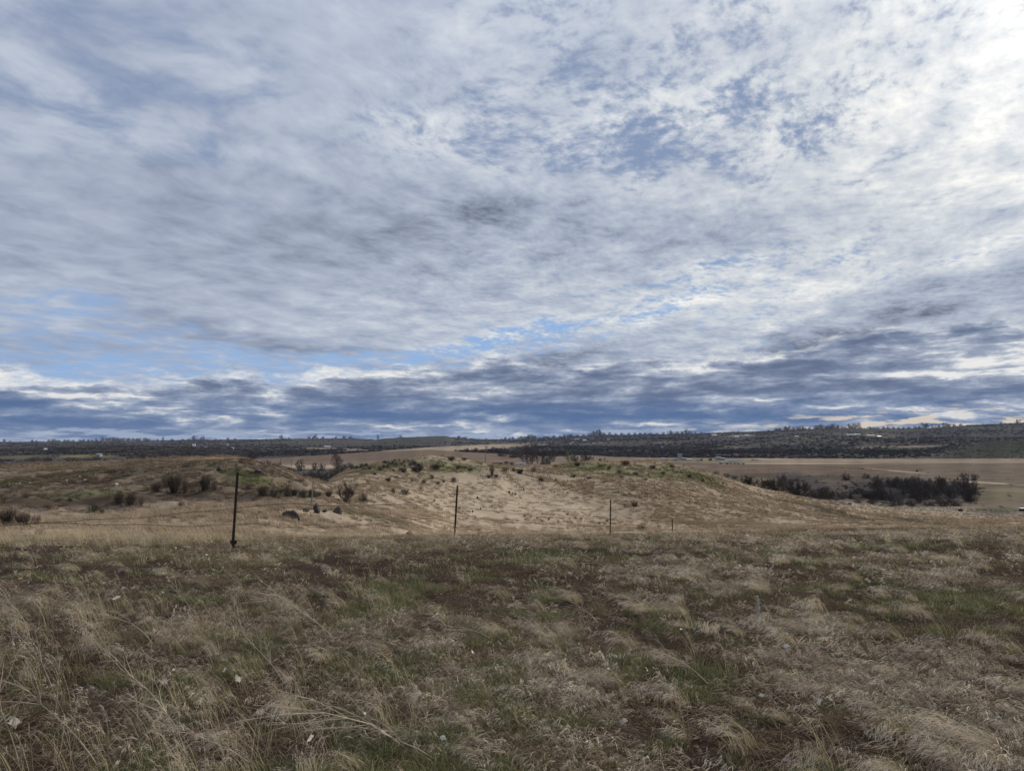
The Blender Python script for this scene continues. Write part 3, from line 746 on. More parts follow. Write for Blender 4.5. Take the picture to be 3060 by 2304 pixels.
# ---- grass tussocks of the slopes beyond
Xs, Ys, Is, Rs, Ss, Ts = [], [], [], [], [], []
GC = [col[..., k].copy() for k in range(3)]
def covered(X, Y): return np.stack([grid_at(GC[k], X, Y) for k in range(3)], -1)
def sl(kind, num, d0, d1, p, s0, s1):
    X, Y = wedge(num, d0, d1, p); S_ = grid_at(GS, X, Y)
    k = (S_ > 3.0) & (S_ < 9.7)
    pn = fbm(X / 1.8, Y / 1.8, 191, 3) + .5 * fbm(X / 9, Y / 9, 193, 3)
    gx_, gy_ = grid_at(PXg, X, Y), grid_at(PYg, X, Y); bowl = sst(gx_, 1150, 1350) * sst(gy_ - (1430 + (gx_ - 1600) * .31), -8, 12) * (1 - sst(gx_, 2080, 2250)); k &= rng.uniform(0, 1, len(X)) < (.62 + 1.2 * pn) * (1 - .5 * bowl)
    k &= (Y < 31) | (covered(X, Y).sum(-1) > .2)
    X, Y = X[k], Y[k]
    cc = covered(X, Y)
    add(kind, X, Y, s0, s1, (1, 1, 1), .6)
    Ts[-1] = np.clip(cc * 1.08 * rng.uniform(.82, 1.18, (len(X), 1)), 0, .7)
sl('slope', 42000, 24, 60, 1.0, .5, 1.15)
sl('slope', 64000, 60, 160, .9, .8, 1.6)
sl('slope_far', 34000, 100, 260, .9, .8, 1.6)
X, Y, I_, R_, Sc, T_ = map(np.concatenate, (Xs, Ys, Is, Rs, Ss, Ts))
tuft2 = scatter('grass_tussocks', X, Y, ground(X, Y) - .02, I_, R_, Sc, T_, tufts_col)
tag(tuft2, kind='stuff')

# ------------------------------------------------------------------ bare trees and brush
def grow_tree(seed, H, spread, stems=1, dens=1.0, twig=0.02, r0=0.2, fork=0.25, up=0.35, tops=0.0):
    R = np.random.default_rng(seed)
    segs = [[], [], [], []]                                  # per level: (p0, p1, ra, rb)
    def branch(p, d, L, r, lev):
        n_ = 4 if lev < 2 else 3
        pts = [p]; q_ = p.copy(); dd = d / np.linalg.norm(d)
        for k in range(n_):
            dd = dd + R.normal(0, .13 + .05 * lev, 3) + np.array([0, 0, up * .12]); dd /= np.linalg.norm(dd)
            q_ = q_ + dd * L / n_; pts.append(q_.copy())
        for k in range(n_):
            ra = r * (1 - .72 * k / n_); rb = r * (1 - .72 * (k + 1) / n_)
            segs[lev].append((pts[k], pts[k + 1], ra, rb))
        if lev >= 3: return
        cnt = int(round([9, 7, 6][lev] * dens))
        for c_ in range(cnt):
            t = (fork if lev == 0 else .2) + (1 - (fork if lev == 0 else .2)) * (c_ + R.uniform(0, .9)) / cnt
            k = min(int(t * n_), n_ - 1); b = pts[k] + (pts[k + 1] - pts[k]) * (t * n_ - k)
            a = R.uniform(0, 6.283)
            ax = np.array([math.cos(a), math.sin(a), 0.0])
            nd = dd * .35 + ax * spread * R.uniform(.7, 1.2) + np.array([0, 0, up])
            branch(b, nd, L * R.uniform(.42, .68) * (1 - .35 * t), max(r * .5 * (1 - .5 * t), twig), lev + 1)
    for s_ in range(stems):
        a = R.uniform(0, 6.283); ln = (0.0 if stems == 1 else R.uniform(.15, .6) * spread)
        p = np.array([math.cos(a), math.sin(a), 0.0]) * (0 if stems == 1 else R.uniform(0, .12) * H)
        branch(p + np.array([0, 0, -.15]), np.array([math.cos(a) * ln, math.sin(a) * ln, 1.0]), H * R.uniform(.55, .75), r0 / math.sqrt(stems), 0)
    return segs
def tree_meshes(segs, ctrunk, ctwig, rs, fat=1.0):
    R = np.random.default_rng(rs)
    # every crown is brought to one metre high and one metre wide, so that placing it sets its true size
    tips = np.array([s_[1] for ls in segs for s_ in ls])
    kz = 1.0 / np.percentile(tips[:, 2], 99.5); kx = 1.0 / (2 * np.percentile(np.hypot(tips[:, 0], tips[:, 1]), 96))
    K_ = np.array([kx, kx, kz])
    def shp(p):                                              # rounded crown outline
        q_ = p * K_; f = 1.25 - .72 * min(max(q_[2], 0), 1.05) ** 2.2
        return q_ * np.array([f, f, 1.0])
    segs = [[(shp(s_[0]), shp(s_[1]), s_[2], s_[3]) for s_ in ls] for ls in segs]
    def conv(ls, sides, c):
        p0, p1 = np.array([s_[0] for s_ in ls]), np.array([s_[1] for s_ in ls])
        cc = np.array(c)[None] * R.uniform(.65, 1.3, (len(ls), 1))
        return tubes(p0, p1, [s_[2] for s_ in ls], [s_[3] for s_ in ls], cc, sides)
    return mk('trunk', [conv(segs[0], 6, ctrunk), conv(segs[1], 4, ctrunk)], M_TWIG), mk('crown', [conv(segs[2], 3, ctwig), conv(segs[3], 3, ctwig)], M_TWIG)
def leafball(n_, rx, rz, size, c, seed, flat=0.0, dark=.5, lift=0.0, shell=0.5):
    """a dome of small leaf faces with holes and clumps"""
    R = np.random.default_rng(seed)
    nc = max(6, n_ // 45)
    d = R.normal(0, 1, (nc, 3)); d /= np.linalg.norm(d, axis=1, keepdims=True); d[:, 2] = np.abs(d[:, 2]) * 1.0
    cen = d * R.uniform(shell, 1.0, (nc, 1)) * np.array([rx, rx, rz]) * .85
    k = R.integers(0, nc, n_)
    p = cen[k] + R.normal(0, .17, (n_, 3)) * np.array([rx, rx, rz])
    p[:, 2] = np.maximum(p[:, 2], R.uniform(0, .1, n_) * rz) + lift
    a = R.normal(0, 1, (n_, 3)); a /= np.linalg.norm(a, axis=1, keepdims=True)
    b = np.cross(a, R.normal(0, 1, (n_, 3))); b /= np.linalg.norm(b, axis=1, keepdims=True)
    s_ = size * R.uniform(.5, 1.4, (n_, 1))
    V = np.stack([p - a * s_ - b * s_ * .5, p + a * s_ - b * s_ * .5, p + a * s_ * .7 + b * s_ * .6, p - a * s_ * .7 + b * s_ * .6], 1)
    cc = np.array(c)[None] * R.uniform(.5, 1.4, (nc, 1))[k] * R.uniform(.7, 1.3, (n_, 1))
    return V.reshape(-1, 3), np.arange(n_ * 4).reshape(-1, 4), np.repeat(cc, 4, 0)
def sticks(n_, rx, h, r, c, seed, spread=.8):
    R = np.random.default_rng(seed)
    a = R.uniform(0, 6.283, n_); q_ = np.sqrt(R.uniform(0, 1, n_)) * spread
    b0 = np.stack([np.cos(a) * q_ * rx * .3, np.sin(a) * q_ * rx * .3, np.full(n_, -.03)], -1)
    tip = np.stack([np.cos(a) * q_ * rx, np.sin(a) * q_ * rx, h * np.sqrt(np.maximum(1 - .6 * q_ ** 2, .1)) * R.uniform(.55, 1.05, n_)], -1)
    mid_ = (b0 + tip) / 2 + R.normal(0, .05 * rx, (n_, 3)); mid_[:, 2] += .08 * h
    cc = np.array(c)[None] * R.uniform(.6, 1.3, (n_, 1))
    out = [tubes(b0, mid_, np.full(n_, r), np.full(n_, r * .8), cc), tubes(mid_, tip, np.full(n_, r * .8), np.full(n_, r * .4), cc)]
    nb = n_ * 4                                              # fine side twigs
    k = R.integers(0, n_, nb); t = R.uniform(.2, 1, (nb, 1)); s0 = mid_[k] + (tip - mid_)[k] * t
    e1 = s0 + R.normal(0, 1, (nb, 3)) * np.array([rx, rx, h]) * .13 + np.array([0, 0, .10 * h])
    out.append(tubes(s0, e1, np.full(nb, r * .5), np.full(nb, r * .25), cc[k]))
    return out
def place(name, meshes, loc, s, rz, label, cat, group, sx=1.0):
    """a thing made of a few shared meshes: [(part name, mesh), ...]; one mesh alone is the thing itself"""
    if len(meshes) == 1:
        o = bpy.data.objects.new(name, meshes[0][1]); COL.objects.link(o)
        o.location = loc; o.scale = (s * sx, s * sx, s); o.rotation_euler = (0, 0, rz)
    else:
        o = empty(name, loc, rz); o.scale = (s * sx, s * sx, s)
        for pn, me in meshes: link(bpy.data.objects.new(pn, me), o)
    return tag(o, label, cat, group)

# prototypes, all one metre tall before scaling unless said
DK = (0.070, 0.057, 0.051); TW = (0.095, 0.075, 0.066); TWG = (0.12, 0.108, 0.10)
BARE = [tree_meshes(grow_tree(100 + k, 1.0, .95, 1, 1.15, .0045, .024, .2, .4), (.09, .075, .065), TW, k) for k in range(3)]
BARE_MULTI = [tree_meshes(grow_tree(140 + k, 1.05, .8, 4, .95, .0045, .03, .12, .45), (.09, .075, .065), TW, k) for k in range(3)]
BRUSHT = [tree_meshes(grow_tree(160 + k, .8, 1.1, 7, .9, .006, .035, .04, .3), (.04, .034, .03), DK, k) for k in range(4)]
GREYB = [tree_meshes(grow_tree(190 + k, .8, 1.1, 7, .85, .006, .035, .04, .3), (.10, .09, .082), TWG, k) for k in range(2)]
SAGEB = [mk('sagebrush', [leafball(700, .62, .85, .030, (.12, .118, .092), 300 + k)] + sticks(60, .6, 1.0, .008, (.075, .062, .055), 300 + k), M_LEAF) for k in range(4)]
DRYB = [mk('dry_bush', [leafball(260, .6, .8, .022, (.25, .19, .14), 320 + k)] + sticks(110, .62, 1.05, .007, (.20, .15, .115), 320 + k), M_LEAF) for k in range(3)]
DARKB = [mk('dark_bush', [leafball(650, .62, .85, .026, (.105, .088, .074), 340 + k)] + sticks(150, .64, 1.08, .008, (.085, .068, .058), 340 + k), M_LEAF) for k in range(3)]
# ------------------------------------------------------------------ simple solid builders
def plain(name, c, rough=0.8, metal=0.0, vary=0.25, scale=6.0, c2=None):
    m, n, b = new_mat(name)
    tcn = n.node('ShaderNodeTexCoord')
    v = n.noise(E(n, tcn.outputs['Object']), scale, 5, 0.6, dim='3D')
    c2 = c2 or tuple(x * (1 - vary) for x in c)
    n.put(b.inputs['Base Color'], n.mix(n.sstep(v, .38, .62), c2, c))
    b.inputs['Roughness'].default_value = rough; b.inputs['Metallic'].default_value = metal
    b.inputs['Specular IOR Level'].default_value = 0.3
    return m
M_STEEL = plain('weathered_dark_steel', (.022, .020, .020), .7, .0, c2=(.045, .028, .020), scale=14)
M_RUST = plain('rusty_steel', (.085, .040, .028), .85, c2=(.035, .022, .018), scale=30)
M_WIRE = plain('rusty_wire', (.045, .033, .028), .7)
M_WOOD = plain('grey_wood', (.30, .27, .23), .9, scale=20, vary=.45)
M_BROWN = plain('brown_boards', (.13, .075, .05), .9, scale=3, vary=.55)
M_ROCK = plain('basalt', (.035, .031, .030), .95, scale=5, c2=(.085, .078, .068))
M_WHITE = plain('white_paint', (.72, .74, .78), .5, vary=.12, scale=2)
M_SCRAP = plain('white_scrap', (.55, .52, .46), .6, vary=.15, scale=40)
M_BONE = plain('grey_scrap', (.44, .40, .33), .7, vary=.2, scale=40)
M_GLASS = plain('dark_glass', (.02, .03, .045), .15, vary=.3)
M_GREYM = plain('grey_metal', (.34, .35, .36), .5, .0, vary=.3, scale=1.5)
M_PALE = plain('pale_roof', (.40, .42, .46), .5, vary=.15, scale=.6)
M_WALL = plain('house_wall', (.36, .34, .33), .8, vary=.2, scale=.6)
M_DARKR = plain('dark_roof', (.08, .078, .085), .8, vary=.3, scale=.6)
M_TAN = plain('tan_soil_heap', (.34, .27, .20), .95, vary=.3, scale=1)
M_BLACK = plain('black_plastic', (.012, .012, .013), .5, vary=.3)
M_RED = plain('rust_red_metal', (.20, .07, .05), .7, vary=.4, scale=2)
M_TEAL = plain('blue_stripe', (.20, .42, .52), .4, vary=.1)
class MB:
    def __init__(s): s.V, s.F = [], []
    def box(s, cx, cy, cz, sx, sy, sz, rot=None, taper=1.0):
        o = len(s.V)
        for dz in (-1, 1):
            k = taper if dz > 0 else 1.0
            for dx_, dy_ in ((-1, -1), (1, -1), (1, 1), (-1, 1)):
                p = Vector((dx_ * sx / 2 * k, dy_ * sy / 2 * k, dz * sz / 2))
                if rot is not None: p = rot @ p
                s.V.append((p.x + cx, p.y + cy, p.z + cz))
        s.F += [tuple(o + i for i in f) for f in ((0, 3, 2, 1), (4, 5, 6, 7), (0, 1, 5, 4), (1, 2, 6, 5), (2, 3, 7, 6), (3, 0, 4, 7))]
        return s
    def tube(s, pts, r, sides=6, cap=True):
        o = len(s.V); pts = [Vector(p) for p in pts]; n_ = len(pts)
        rr = r if isinstance(r, (list, tuple)) else [r] * n_
        for i, p in enumerate(pts):
            d = (pts[min(i + 1, n_ - 1)] - pts[max(i - 1, 0)]).normalized()
            ref = Vector((1, 0, 0)) if abs(d.z) > .9 else Vector((0, 0, 1))
            u = d.cross(ref).normalized(); w_ = d.cross(u)
            for k in range(sides):
                a_ = 2 * math.pi * k / sides
                s.V.append(tuple(p + (u * math.cos(a_) + w_ * math.sin(a_)) * rr[i]))
        for i in range(n_ - 1):
            for k in range(sides):
                k2 = (k + 1) % sides
                s.F.append((o + i * sides + k, o + i * sides + k2, o + (i + 1) * sides + k2, o + (i + 1) * sides + k))
        if cap:
            s.F.append(tuple(o + k for k in range(sides))[::-1]); s.F.append(tuple(o + (n_ - 1) * sides + k for k in range(sides)))
        return s
    def prism(s, prof, y0, y1):
        """profile in x-z pushed along y"""
        o = len(s.V); n_ = len(prof)
        for y in (y0, y1): s.V += [(x, y, z) for x, z in prof]
        s.F += [tuple(range(o, o + n_)), tuple(range(o + 2 * n_ - 1, o + n_ - 1, -1))]
        s.F += [(o + k, o + n_ + k, o + n_ + (k + 1) % n_, o + (k + 1) % n_) for k in range(n_)]
        return s
    def mesh(s, name, mat):
        me = bpy.data.meshes.new(name); me.from_pydata(s.V, [], s.F); me.update()
        me.materials.append(mat)
        return me
    def build(s, name, mat, parent=None, bevel=0.0):
        o = bpy.data.objects.new(name, s.mesh(name, mat)); link(o, parent)
        if bevel:
            b_ = o.modifiers.new('bevel', 'BEVEL'); b_.width = bevel; b_.segments = 2
        return o

# ------------------------------------------------------------------ wire fence: four steel posts and the slack strands between them
fence = empty('wire_fence', (-5.2, 13.9, float(ground(-5.2, 13.9))))
tag(fence, 'old barbed wire fence of four dark steel posts and sagging strands beyond the near field', 'fence')
fl = Vector(fence.location)
def tpost(top_px, base_px, D, bury=0.0, plate=False, hgt=1.4):
    bx_, _ = ray(base_px[0], 1550); base = Vector((bx_ * D, D, float(ground(bx_ * D, D)) - bury))
    tx, tz = ray(*top_px); top = Vector((tx * D, D, tz * D))
    d = (top - base); L = d.length; d.normalize()
    q_ = Vector((0, 0, 1)).rotation_difference(d).to_matrix()
    turn = Matrix.Rotation(math.radians(28), 3, 'Z')
    m_ = MB(); R_ = q_ @ turn
    def bx(x, y, z, sx, sy, sz):
        p = R_ @ Vector((x, y, z)); m_.box(p.x, p.y, p.z, sx, sy, sz, R_)
    bx(0, 0, L / 2, .048, .009, L); bx(0, .020, L / 2, .009, .036, L)
    z = .2
    while z < L - .03:
        bx(0, -.008, z, .014, .010, .018); z += .055
    po = m_.build('fence_post', M_STEEL, fence); po.location = base - fl
    if plate:
        pm = MB()
        pl = q_ @ Matrix.Rotation(math.radians(12), 3, 'Z')
        for dx_, w_, zz, hh in ((0, .13, .20, .05), (0, .105, .165, .03), (0, .06, .135, .04)):
            p = pl @ Vector((dx_, .045, zz)); pm.box(p.x, p.y, p.z, w_, .006, hh, pl)
        link(bpy.data.objects.new('anchor_plate', pm.mesh('anchor_plate', M_RUST)), po)
    for hz in (.30, .62, .93):
        if hz < L:
            cm = MB(); p = R_ @ Vector((0, -.018, L - 1.4 + hz if L > 1.3 else hz))
            cm.tube([p + R_ @ Vector((-.03, .012, 0)), p + R_ @ Vector((0, -.006, .004)), p + R_ @ Vector((.03, .012, 0))], .0035, 5)
            link(bpy.data.objects.new('wire_clip', cm.mesh('wire_clip', M_WIRE)), po)
    return base, top
tpost((710, 1412), (697, 1640), 13.9, .05, True)
tpost((1367, 1452), (1358, 1604), 20.0, .05)
tpost((1825, 1493), (1822, 1610), 28.8, .05)
tpost((2009, 1551), (2009, 1640), 34.9, .05)
def strand(pts):
    """a slack strand of barbed wire through (photo column, row, distance) points"""
    P = [Vector((ray(a_, b_)[0] * D, D, ray(a_, b_)[1] * D)) for a_, b_, D in pts]
    out = []
    for i in range(len(P) - 1):
        p0, p1, p2, p3 = P[max(i - 1, 0)], P[i], P[i + 1], P[min(i + 2, len(P) - 1)]
        for k in range(8):
            t = k / 8
            out.append(.5 * ((2 * p1) + (p2 - p0) * t + (2 * p0 - 5 * p1 + 4 * p2 - p3) * t * t + (3 * p1 - p0 - 3 * p2 + p3) * t ** 3))
    out.append(P[-1])
    out = [p + Vector((0, 0, random.gauss(0, .003))) for p in out]
    m_ = MB().tube(out, .0046, 5)
    s_ = 0.0
    for i in range(len(out) - 1):
        s_ += (out[i + 1] - out[i]).length
        if s_ > .13:
            s_ = 0; p = out[i]; a_ = random.uniform(0, 3)
            for q_ in (a_, a_ + 1.5):
                v_ = Vector((.3, math.cos(q_), math.sin(q_))) * .016
                m_.tube([p - v_, p + v_], .0022, 3)
    o = m_.build('barbed_wire', M_WIRE, fence); o.location = -fl
    return o
strand([(-300, 1590, 8.6), (0, 1572, 9.8), (110, 1563, 10.3), (200, 1560, 10.7), (330, 1551, 11.4), (450, 1546, 12.1), (560, 1532, 12.8), (640, 1527, 13.4), (706, 1518, 13.9)])
strand([(-300, 1592, 8.6), (0, 1571, 9.8), (180, 1564, 10.7), (290, 1570, 11.2), (400, 1568, 11.8), (540, 1574, 12.7), (620, 1571, 13.3), (703, 1567, 13.9)])
strand([(706, 1518, 13.9), (790, 1512, 14.4), (870, 1506, 15.0), (920, 1510, 15.5), (1000, 1513, 16.2), (1100, 1512, 17.2), (1220, 1505, 18.4), (1300, 1490, 19.3), (1363, 1483, 20.0)])
strand([(706, 1519, 13.9), (860, 1505, 15.0), (1000, 1512, 16.3), (1180, 1508, 18.0), (1280, 1513, 19.1), (1361, 1515, 20.0)])
strand([(703, 1567, 13.9), (780, 1567, 14.4), (850, 1577, 15.0), (950, 1577, 15.9), (1080, 1571, 17.2), (1200, 1558, 18.4), (1300, 1549, 19.3), (1359, 1540, 20.0)])
strand([(1363, 1483, 20.0), (1430, 1493, 21.6), (1500, 1503, 23.2), (1600, 1514, 25.2), (1700, 1522, 27.0), (1824, 1527, 28.8)])
strand([(1361, 1515, 20.0), (1440, 1524, 21.6), (1540, 1536, 23.8), (1650, 1547, 26.0), (1823, 1552, 28.8)])
strand([(1359, 1541, 20.0), (1420, 1546, 21.4), (1500, 1558, 23.0), (1620, 1566, 25.6), (1720, 1572, 27.0), (1822, 1574, 28.8)])
strand([(1824, 1527, 28.8), (1880, 1548, 31), (1940, 1560, 33), (2009, 1566, 34.9)])
strand([(1823, 1552, 28.8), (1890, 1570, 31.2), (1950, 1580, 33), (2009, 1583, 34.9)])

# ------------------------------------------------------------------ lone stakes and poles
def stake(name, px, base_py, top, D, r, mat, label, cat, lean=0.0):
    b_ = at_dist(px, D) if D else on_ground(px, base_py, 150.0 if base_py < 1430 else 4.0)
    D = b_.y; tx, tz = ray(*top); t_ = Vector((tx * D, D, tz * D)) - b_
    m_ = MB().tube([(0, 0, -.3), tuple(t_ * .33 + Vector((.01, 0, 0))), tuple(t_ * .66), tuple(t_)], [r * 1.1, r, r * .95, r * .8], 7)
    o = m_.build(name, mat); o.location = b_
    return tag(o, label, cat)
stake('wooden_stake', 929, 1521, (937, 1429), None, .036, M_WOOD, 'thin pale leaning wooden stake standing behind the small black rocks', 'stake')
stake('pale_pole', 905, 1424, (906, 1393), None, .10, M_WOOD, 'short pale pole standing in the brush of the draw beyond the left bank', 'pole')
stake('utility_pole', 1451, 1389, (1451, 1357), 670.0, .22, M_STEEL, 'thin dark utility pole in front of the ploughed field, left of the brown board wall', 'pole')
stake('utility_pole', 839, 1408, (838, 1370), None, .16, M_STEEL, 'thin dark pole rising from the brush at the left end of the ploughed field', 'pole')
stake('utility_pole', 871, 1404, (871, 1376), None, .12, M_STEEL, 'shorter thin dark pole in the draw just left of the round dark tree', 'pole')
stake('short_peg', 480, 1634, (481, 1611), None, .014, M_WOOD, 'short dark peg standing in the grass beside the grey dead branch', 'stake')
# grey dead branch in the grass
bp = on_ground(455, 1628)
dbm = MB()
dbm.tube([(.32, 0, .12), (.1, .02, .06), (-.12, 0, .05), (-.35, .02, .09)], [.008, .012, .011, .006], 5)
dbm.tube([(-.12, 0, .05), (-.2, .02, .22), (-.24, .0, .32), (-.22, .02, .46)], [.010, .008, .006, .003], 5)
dbm.tube([(.1, .02, .06), (.02, .04, .16), (-.03, .03, .20)], [.008, .006, .003], 5); dbm.tube([(-.2, .02, .22), (-.27, .05, .27)], [.005, .003], 4)
dbm.tube([(.0, .0, .06), (.05, -.05, .13), (.12, -.06, .15)], [.007, .005, .003], 4)
o = dbm.build('dead_branch', M_WOOD); o.location = bp
tag(o, 'grey forked dead branch lying in the grass left of the nearest fence post', 'branch')

# ------------------------------------------------------------------ rocks
def rock_mesh(seed, rough=.35):
    R = np.random.default_rng(seed)
    import bmesh
    bm = bmesh.new(); bmesh.ops.create_icosphere(bm, subdivisions=3, radius=1.0)
    off = R.uniform(-50, 50, 3)
    planes = [(lambda a_: a_ / np.linalg.norm(a_))(R.normal(0, 1, 3)) for _ in range(9)]
    for v_ in bm.verts:
        p = np.array(v_.co)
        for pl in planes:
            e_ = p @ pl - R.uniform(.55, .56)
            if e_ > 0: p = p - pl * e_ * .85
        p = p * (1 + rough * float(fbm(p[0] * 1.6 + off[0], p[1] * 1.6 + p[2] * 1.1 + off[1], seed, 3)))
        v_.co = p
    me = bpy.data.meshes.new('rock'); bm.to_mesh(me); bm.free(); me.materials.append(M_ROCK)
    return me
ROCKM = [rock_mesh(500 + k) for k in range(5)]
def rock(px, py, w_, h_, label, group=None, sink=.3):
    """px, py: foot of the rock; w_, h_: its size in photo pixels"""
    b_ = on_ground(px, py); s_ = b_.y / 2210.0
    o = bpy.data.objects.new('rock', random.choice(ROCKM)); COL.objects.link(o)
    o.location = b_ + Vector((0, 0, h_ * s_ * .32)); o.scale = (w_ * s_ * .55, w_ * s_ * .5, h_ * s_ * .75)
    o.rotation_euler = (random.uniform(-.2, .2), random.uniform(-.2, .2), random.uniform(0, 6.28))
    return tag(o, label, 'rock', group)
G1 = 'black rocks in the grass of the near bank'
rock(866, 1552, 46, 32, 'largest black boulder, half sunk in pale grass below the leaning stake', G1)
rock(884, 1558, 24, 26, 'sloping dark slab leaning on the right of the largest black boulder', G1)
rock(913, 1531, 20, 11, 'small dark rock just left of the foot of the leaning stake', G1)
rock(947, 1534, 24, 26, 'pointed black rock just right of the leaning stake', G1)
rock(970, 1532, 16, 11, 'small round rock between the pointed and the blocky black rocks', G1)
rock(1010, 1535, 30, 18, 'blocky black rock at the right end of the row by the stake', G1)
rock(774, 1536, 14, 9, 'small dark rock in the grass right of the nearest fence post', G1)
rock(767, 1551, 8, 6, 'tiny dark stone in the grass right of the nearest fence post', G1)
rock(1224, 1599, 28, 13, 'low dark rock in the grass left of the second fence post', G1)
G2 = 'dark rocks on the left bank'
rock(657, 1408, 26, 16, 'dark green-stained boulder high on the left bank above the nearest post', G2)
rock(772, 1418, 38, 20, 'dark boulder near the right shoulder of the left bank', G2)
rock(366, 1523, 22, 16, 'dark boulder at the foot of the left bank below the brown bush', G2)
rock(640, 1390, 12, 8, 'small stone near the crown of the left bank', G2)
rock(706, 1396, 12, 9, 'small dark stone on the right part of the left bank crown', G2)
rock(546, 1521, 12, 7, 'small stone at the foot of the bank below the big dark bush', G2)
G3 = 'rocks of the outcrop on the middle mound'
oc = []
for k in range(26):
    t = k / 25.0
    x = 1150 + 105 * t + random.uniform(-5, 5); y = 1386 - 8 * math.sin(t * 3.0) + (8 if k % 3 == 0 else 0) + (8 * t if k % 2 else 0) + random.uniform(-2, 3)
    oc.append((x, y + 4, random.uniform(8, 17), random.uniform(7, 13)))
oc += [(1052, 1403, 18, 13), (1066, 1401, 14, 9), (1080, 1399, 16, 12), (1092, 1397, 20, 13), (1104, 1402, 12, 9), (1176, 1409, 10, 7), (1196, 1406, 12, 8)]
for k, (x, y, w_, h_) in enumerate(sorted(oc)):
    rock(x, y, w_, h_, 'black rock on the middle mound crown, %s from the left' % nth(k + 1), G3)
G4 = 'small stones on the straw slope'
for k, (x, y, w_) in enumerate(sorted([(1298, 1499, 9), (1373, 1520, 11), (1427, 1491, 8), (1522, 1476, 7), (1532, 1478, 7), (1540, 1480, 8), (1412, 1532, 7), (1436, 1524, 6), (1565, 1467, 6)])):
    rock(x, y, w_, 7, 'small dark stone on the straw slope, %s from the left' % nth(k + 1), G4)

# ------------------------------------------------------------------ bushes of banks and mounds
def bush(kind, px, py, w_, h_, label, group, name='sagebrush', cat='bush'):
    b_ = on_ground(px, py); s_ = b_.y / 2210.0
    return place(name, [(name, random.choice(kind))], b_ - Vector((0, 0, .03 * h_ * s_)), h_ * s_, random.uniform(0, 6.28), label, cat, group, sx=(w_ * s_ / 1.25) / (h_ * s_))
GB = 'bushes on the left bank'
bush(DARKB, 520, 1474, 52, 54, 'tall dark bush on the left bank, wider of the pair left of the nearest post', GB, 'dry_bush')
bush(DRYB, 552, 1474, 30, 48, 'tan dry bush between the two tall dark bushes on the left bank', GB, 'dry_bush')
bush(DRYB, 497, 1458, 46, 42, 'pale tan bush rising behind the wider dark bush on the left bank', GB, 'dry_bush')
bush(DARKB, 612, 1470, 42, 50, 'tall dark bush nearest the first fence post on the left bank', GB, 'dry_bush')
bush(DRYB, 640, 1470, 24, 34, 'tan bush on the right flank of the tall dark bush near the first post', GB, 'dry_bush')
bush(DARKB, 468, 1470, 44, 26, 'low dark bush left of the two tall dark bushes', GB, 'dry_bush')
bush(DARKB, 355, 1508, 38, 32, 'dark bush over bare soil in the middle of the left bank', GB, 'dry_bush')
bush(DARKB, 390, 1511, 42, 36, 'brown-edged bush right of the one over bare soil', GB, 'dry_bush')
bush(DRYB, 422, 1513, 26, 32, 'light brown bush at the right end of the group over bare soil', GB, 'dry_bush')
bush(SAGEB, 278, 1532, 54, 28, 'grey bush at the foot of the left bank', GB)
bush(SAGEB, 303, 1536, 24, 14, 'small round dark-hearted bush beside the grey bush at the foot of the bank', GB)
bush(SAGEB, 210, 1498, 22, 10, 'small green bush on the bare soil of the left bank', GB)
bush(DARKB, 20, 1574, 66, 50, 'large purple-grey bush at the left edge beyond the wires', GB, 'dry_bush')
bush(DARKB, 66, 1576, 56, 44, 'purple-grey bush second from the left edge beyond the wires', GB, 'dry_bush')
bush(DRYB, 108, 1572, 34, 36, 'tan bush right of the purple-grey bushes at the left edge', GB, 'dry_bush')
bush(DARKB, 118, 1604, 34, 22, 'low brown bush in the grass of the trough at the far left', GB, 'dry_bush')
bush(SAGEB, 444, 1568, 22, 14, 'small grey bush on the pale grass above the lower wire', GB)
bush(SAGEB, 504, 1564, 24, 14, 'small dark green bush on the pale grass left of the nearest post', GB)
bush(SAGEB, 540, 1516, 30, 18, 'grey bush at the foot of the bank below the tall dark bushes', GB)
for k, (x, y, w_, h_, kd) in enumerate([(742, 1462, 30, 16, SAGEB), (786, 1484, 44, 30, DARKB), (818, 1486, 40, 30, SAGEB), (838, 1478, 30, 20, DRYB), (858, 1484, 40, 34, SAGEB), (880, 1486, 30, 24, DARKB), (904, 1488, 44, 30, SAGEB), (930, 1486, 26, 24, DARKB), (950, 1487, 36, 22, SAGEB), (982, 1486, 30, 18, DARKB)]):
    bush(kd, x, y, w_, h_, 'bush in the row below the right end of the left bank, %s from left' % nth(k + 1), 'bushes under the right end of the left bank')
GM = 'sagebrush on the middle mound'
mm = [(1349, 1377, 28, 13), (1386, 1376, 20, 8), (1369, 1402, 28, 13), (1389, 1401, 12, 6), (1405, 1407, 28, 11), (1245, 1411, 46, 15), (1206, 1412, 26, 14), (1258, 1404, 26, 18), (1303, 1406, 38, 18), (1290, 1399, 22, 12), (1136, 1407, 26, 16), (1290, 1432, 22, 14), (1355, 1441, 28, 16), (1160, 1443, 22, 15), (1309, 1449, 20, 11), (1175, 1474, 24, 16), (1210, 1477, 40, 20), (1256, 1465, 20, 9), (1326, 1442, 16, 9), (1265, 1446, 18, 10), (1085, 1500, 42, 26), (1050, 1482, 24, 16), (1120, 1420, 16, 9), (1185, 1430, 18, 9), (1230, 1440, 14, 8), (1100, 1446, 16, 8), (1065, 1455, 20, 9)]
for k, (x, y, w_, h_) in enumerate(sorted(mm)):
    bush(DARKB if k % 3 == 0 else SAGEB, x, y, w_, h_, 'sagebrush on the middle mound, %s from the left' % nth(k + 1), GM)
bush(DRYB, 1470, 1424, 24, 38, 'tall brown bush standing above the others on the saddle right of the middle mound', GM, 'dry_bush')
bm_ = on_ground(1028, 1502); s_ = bm_.y / 2210
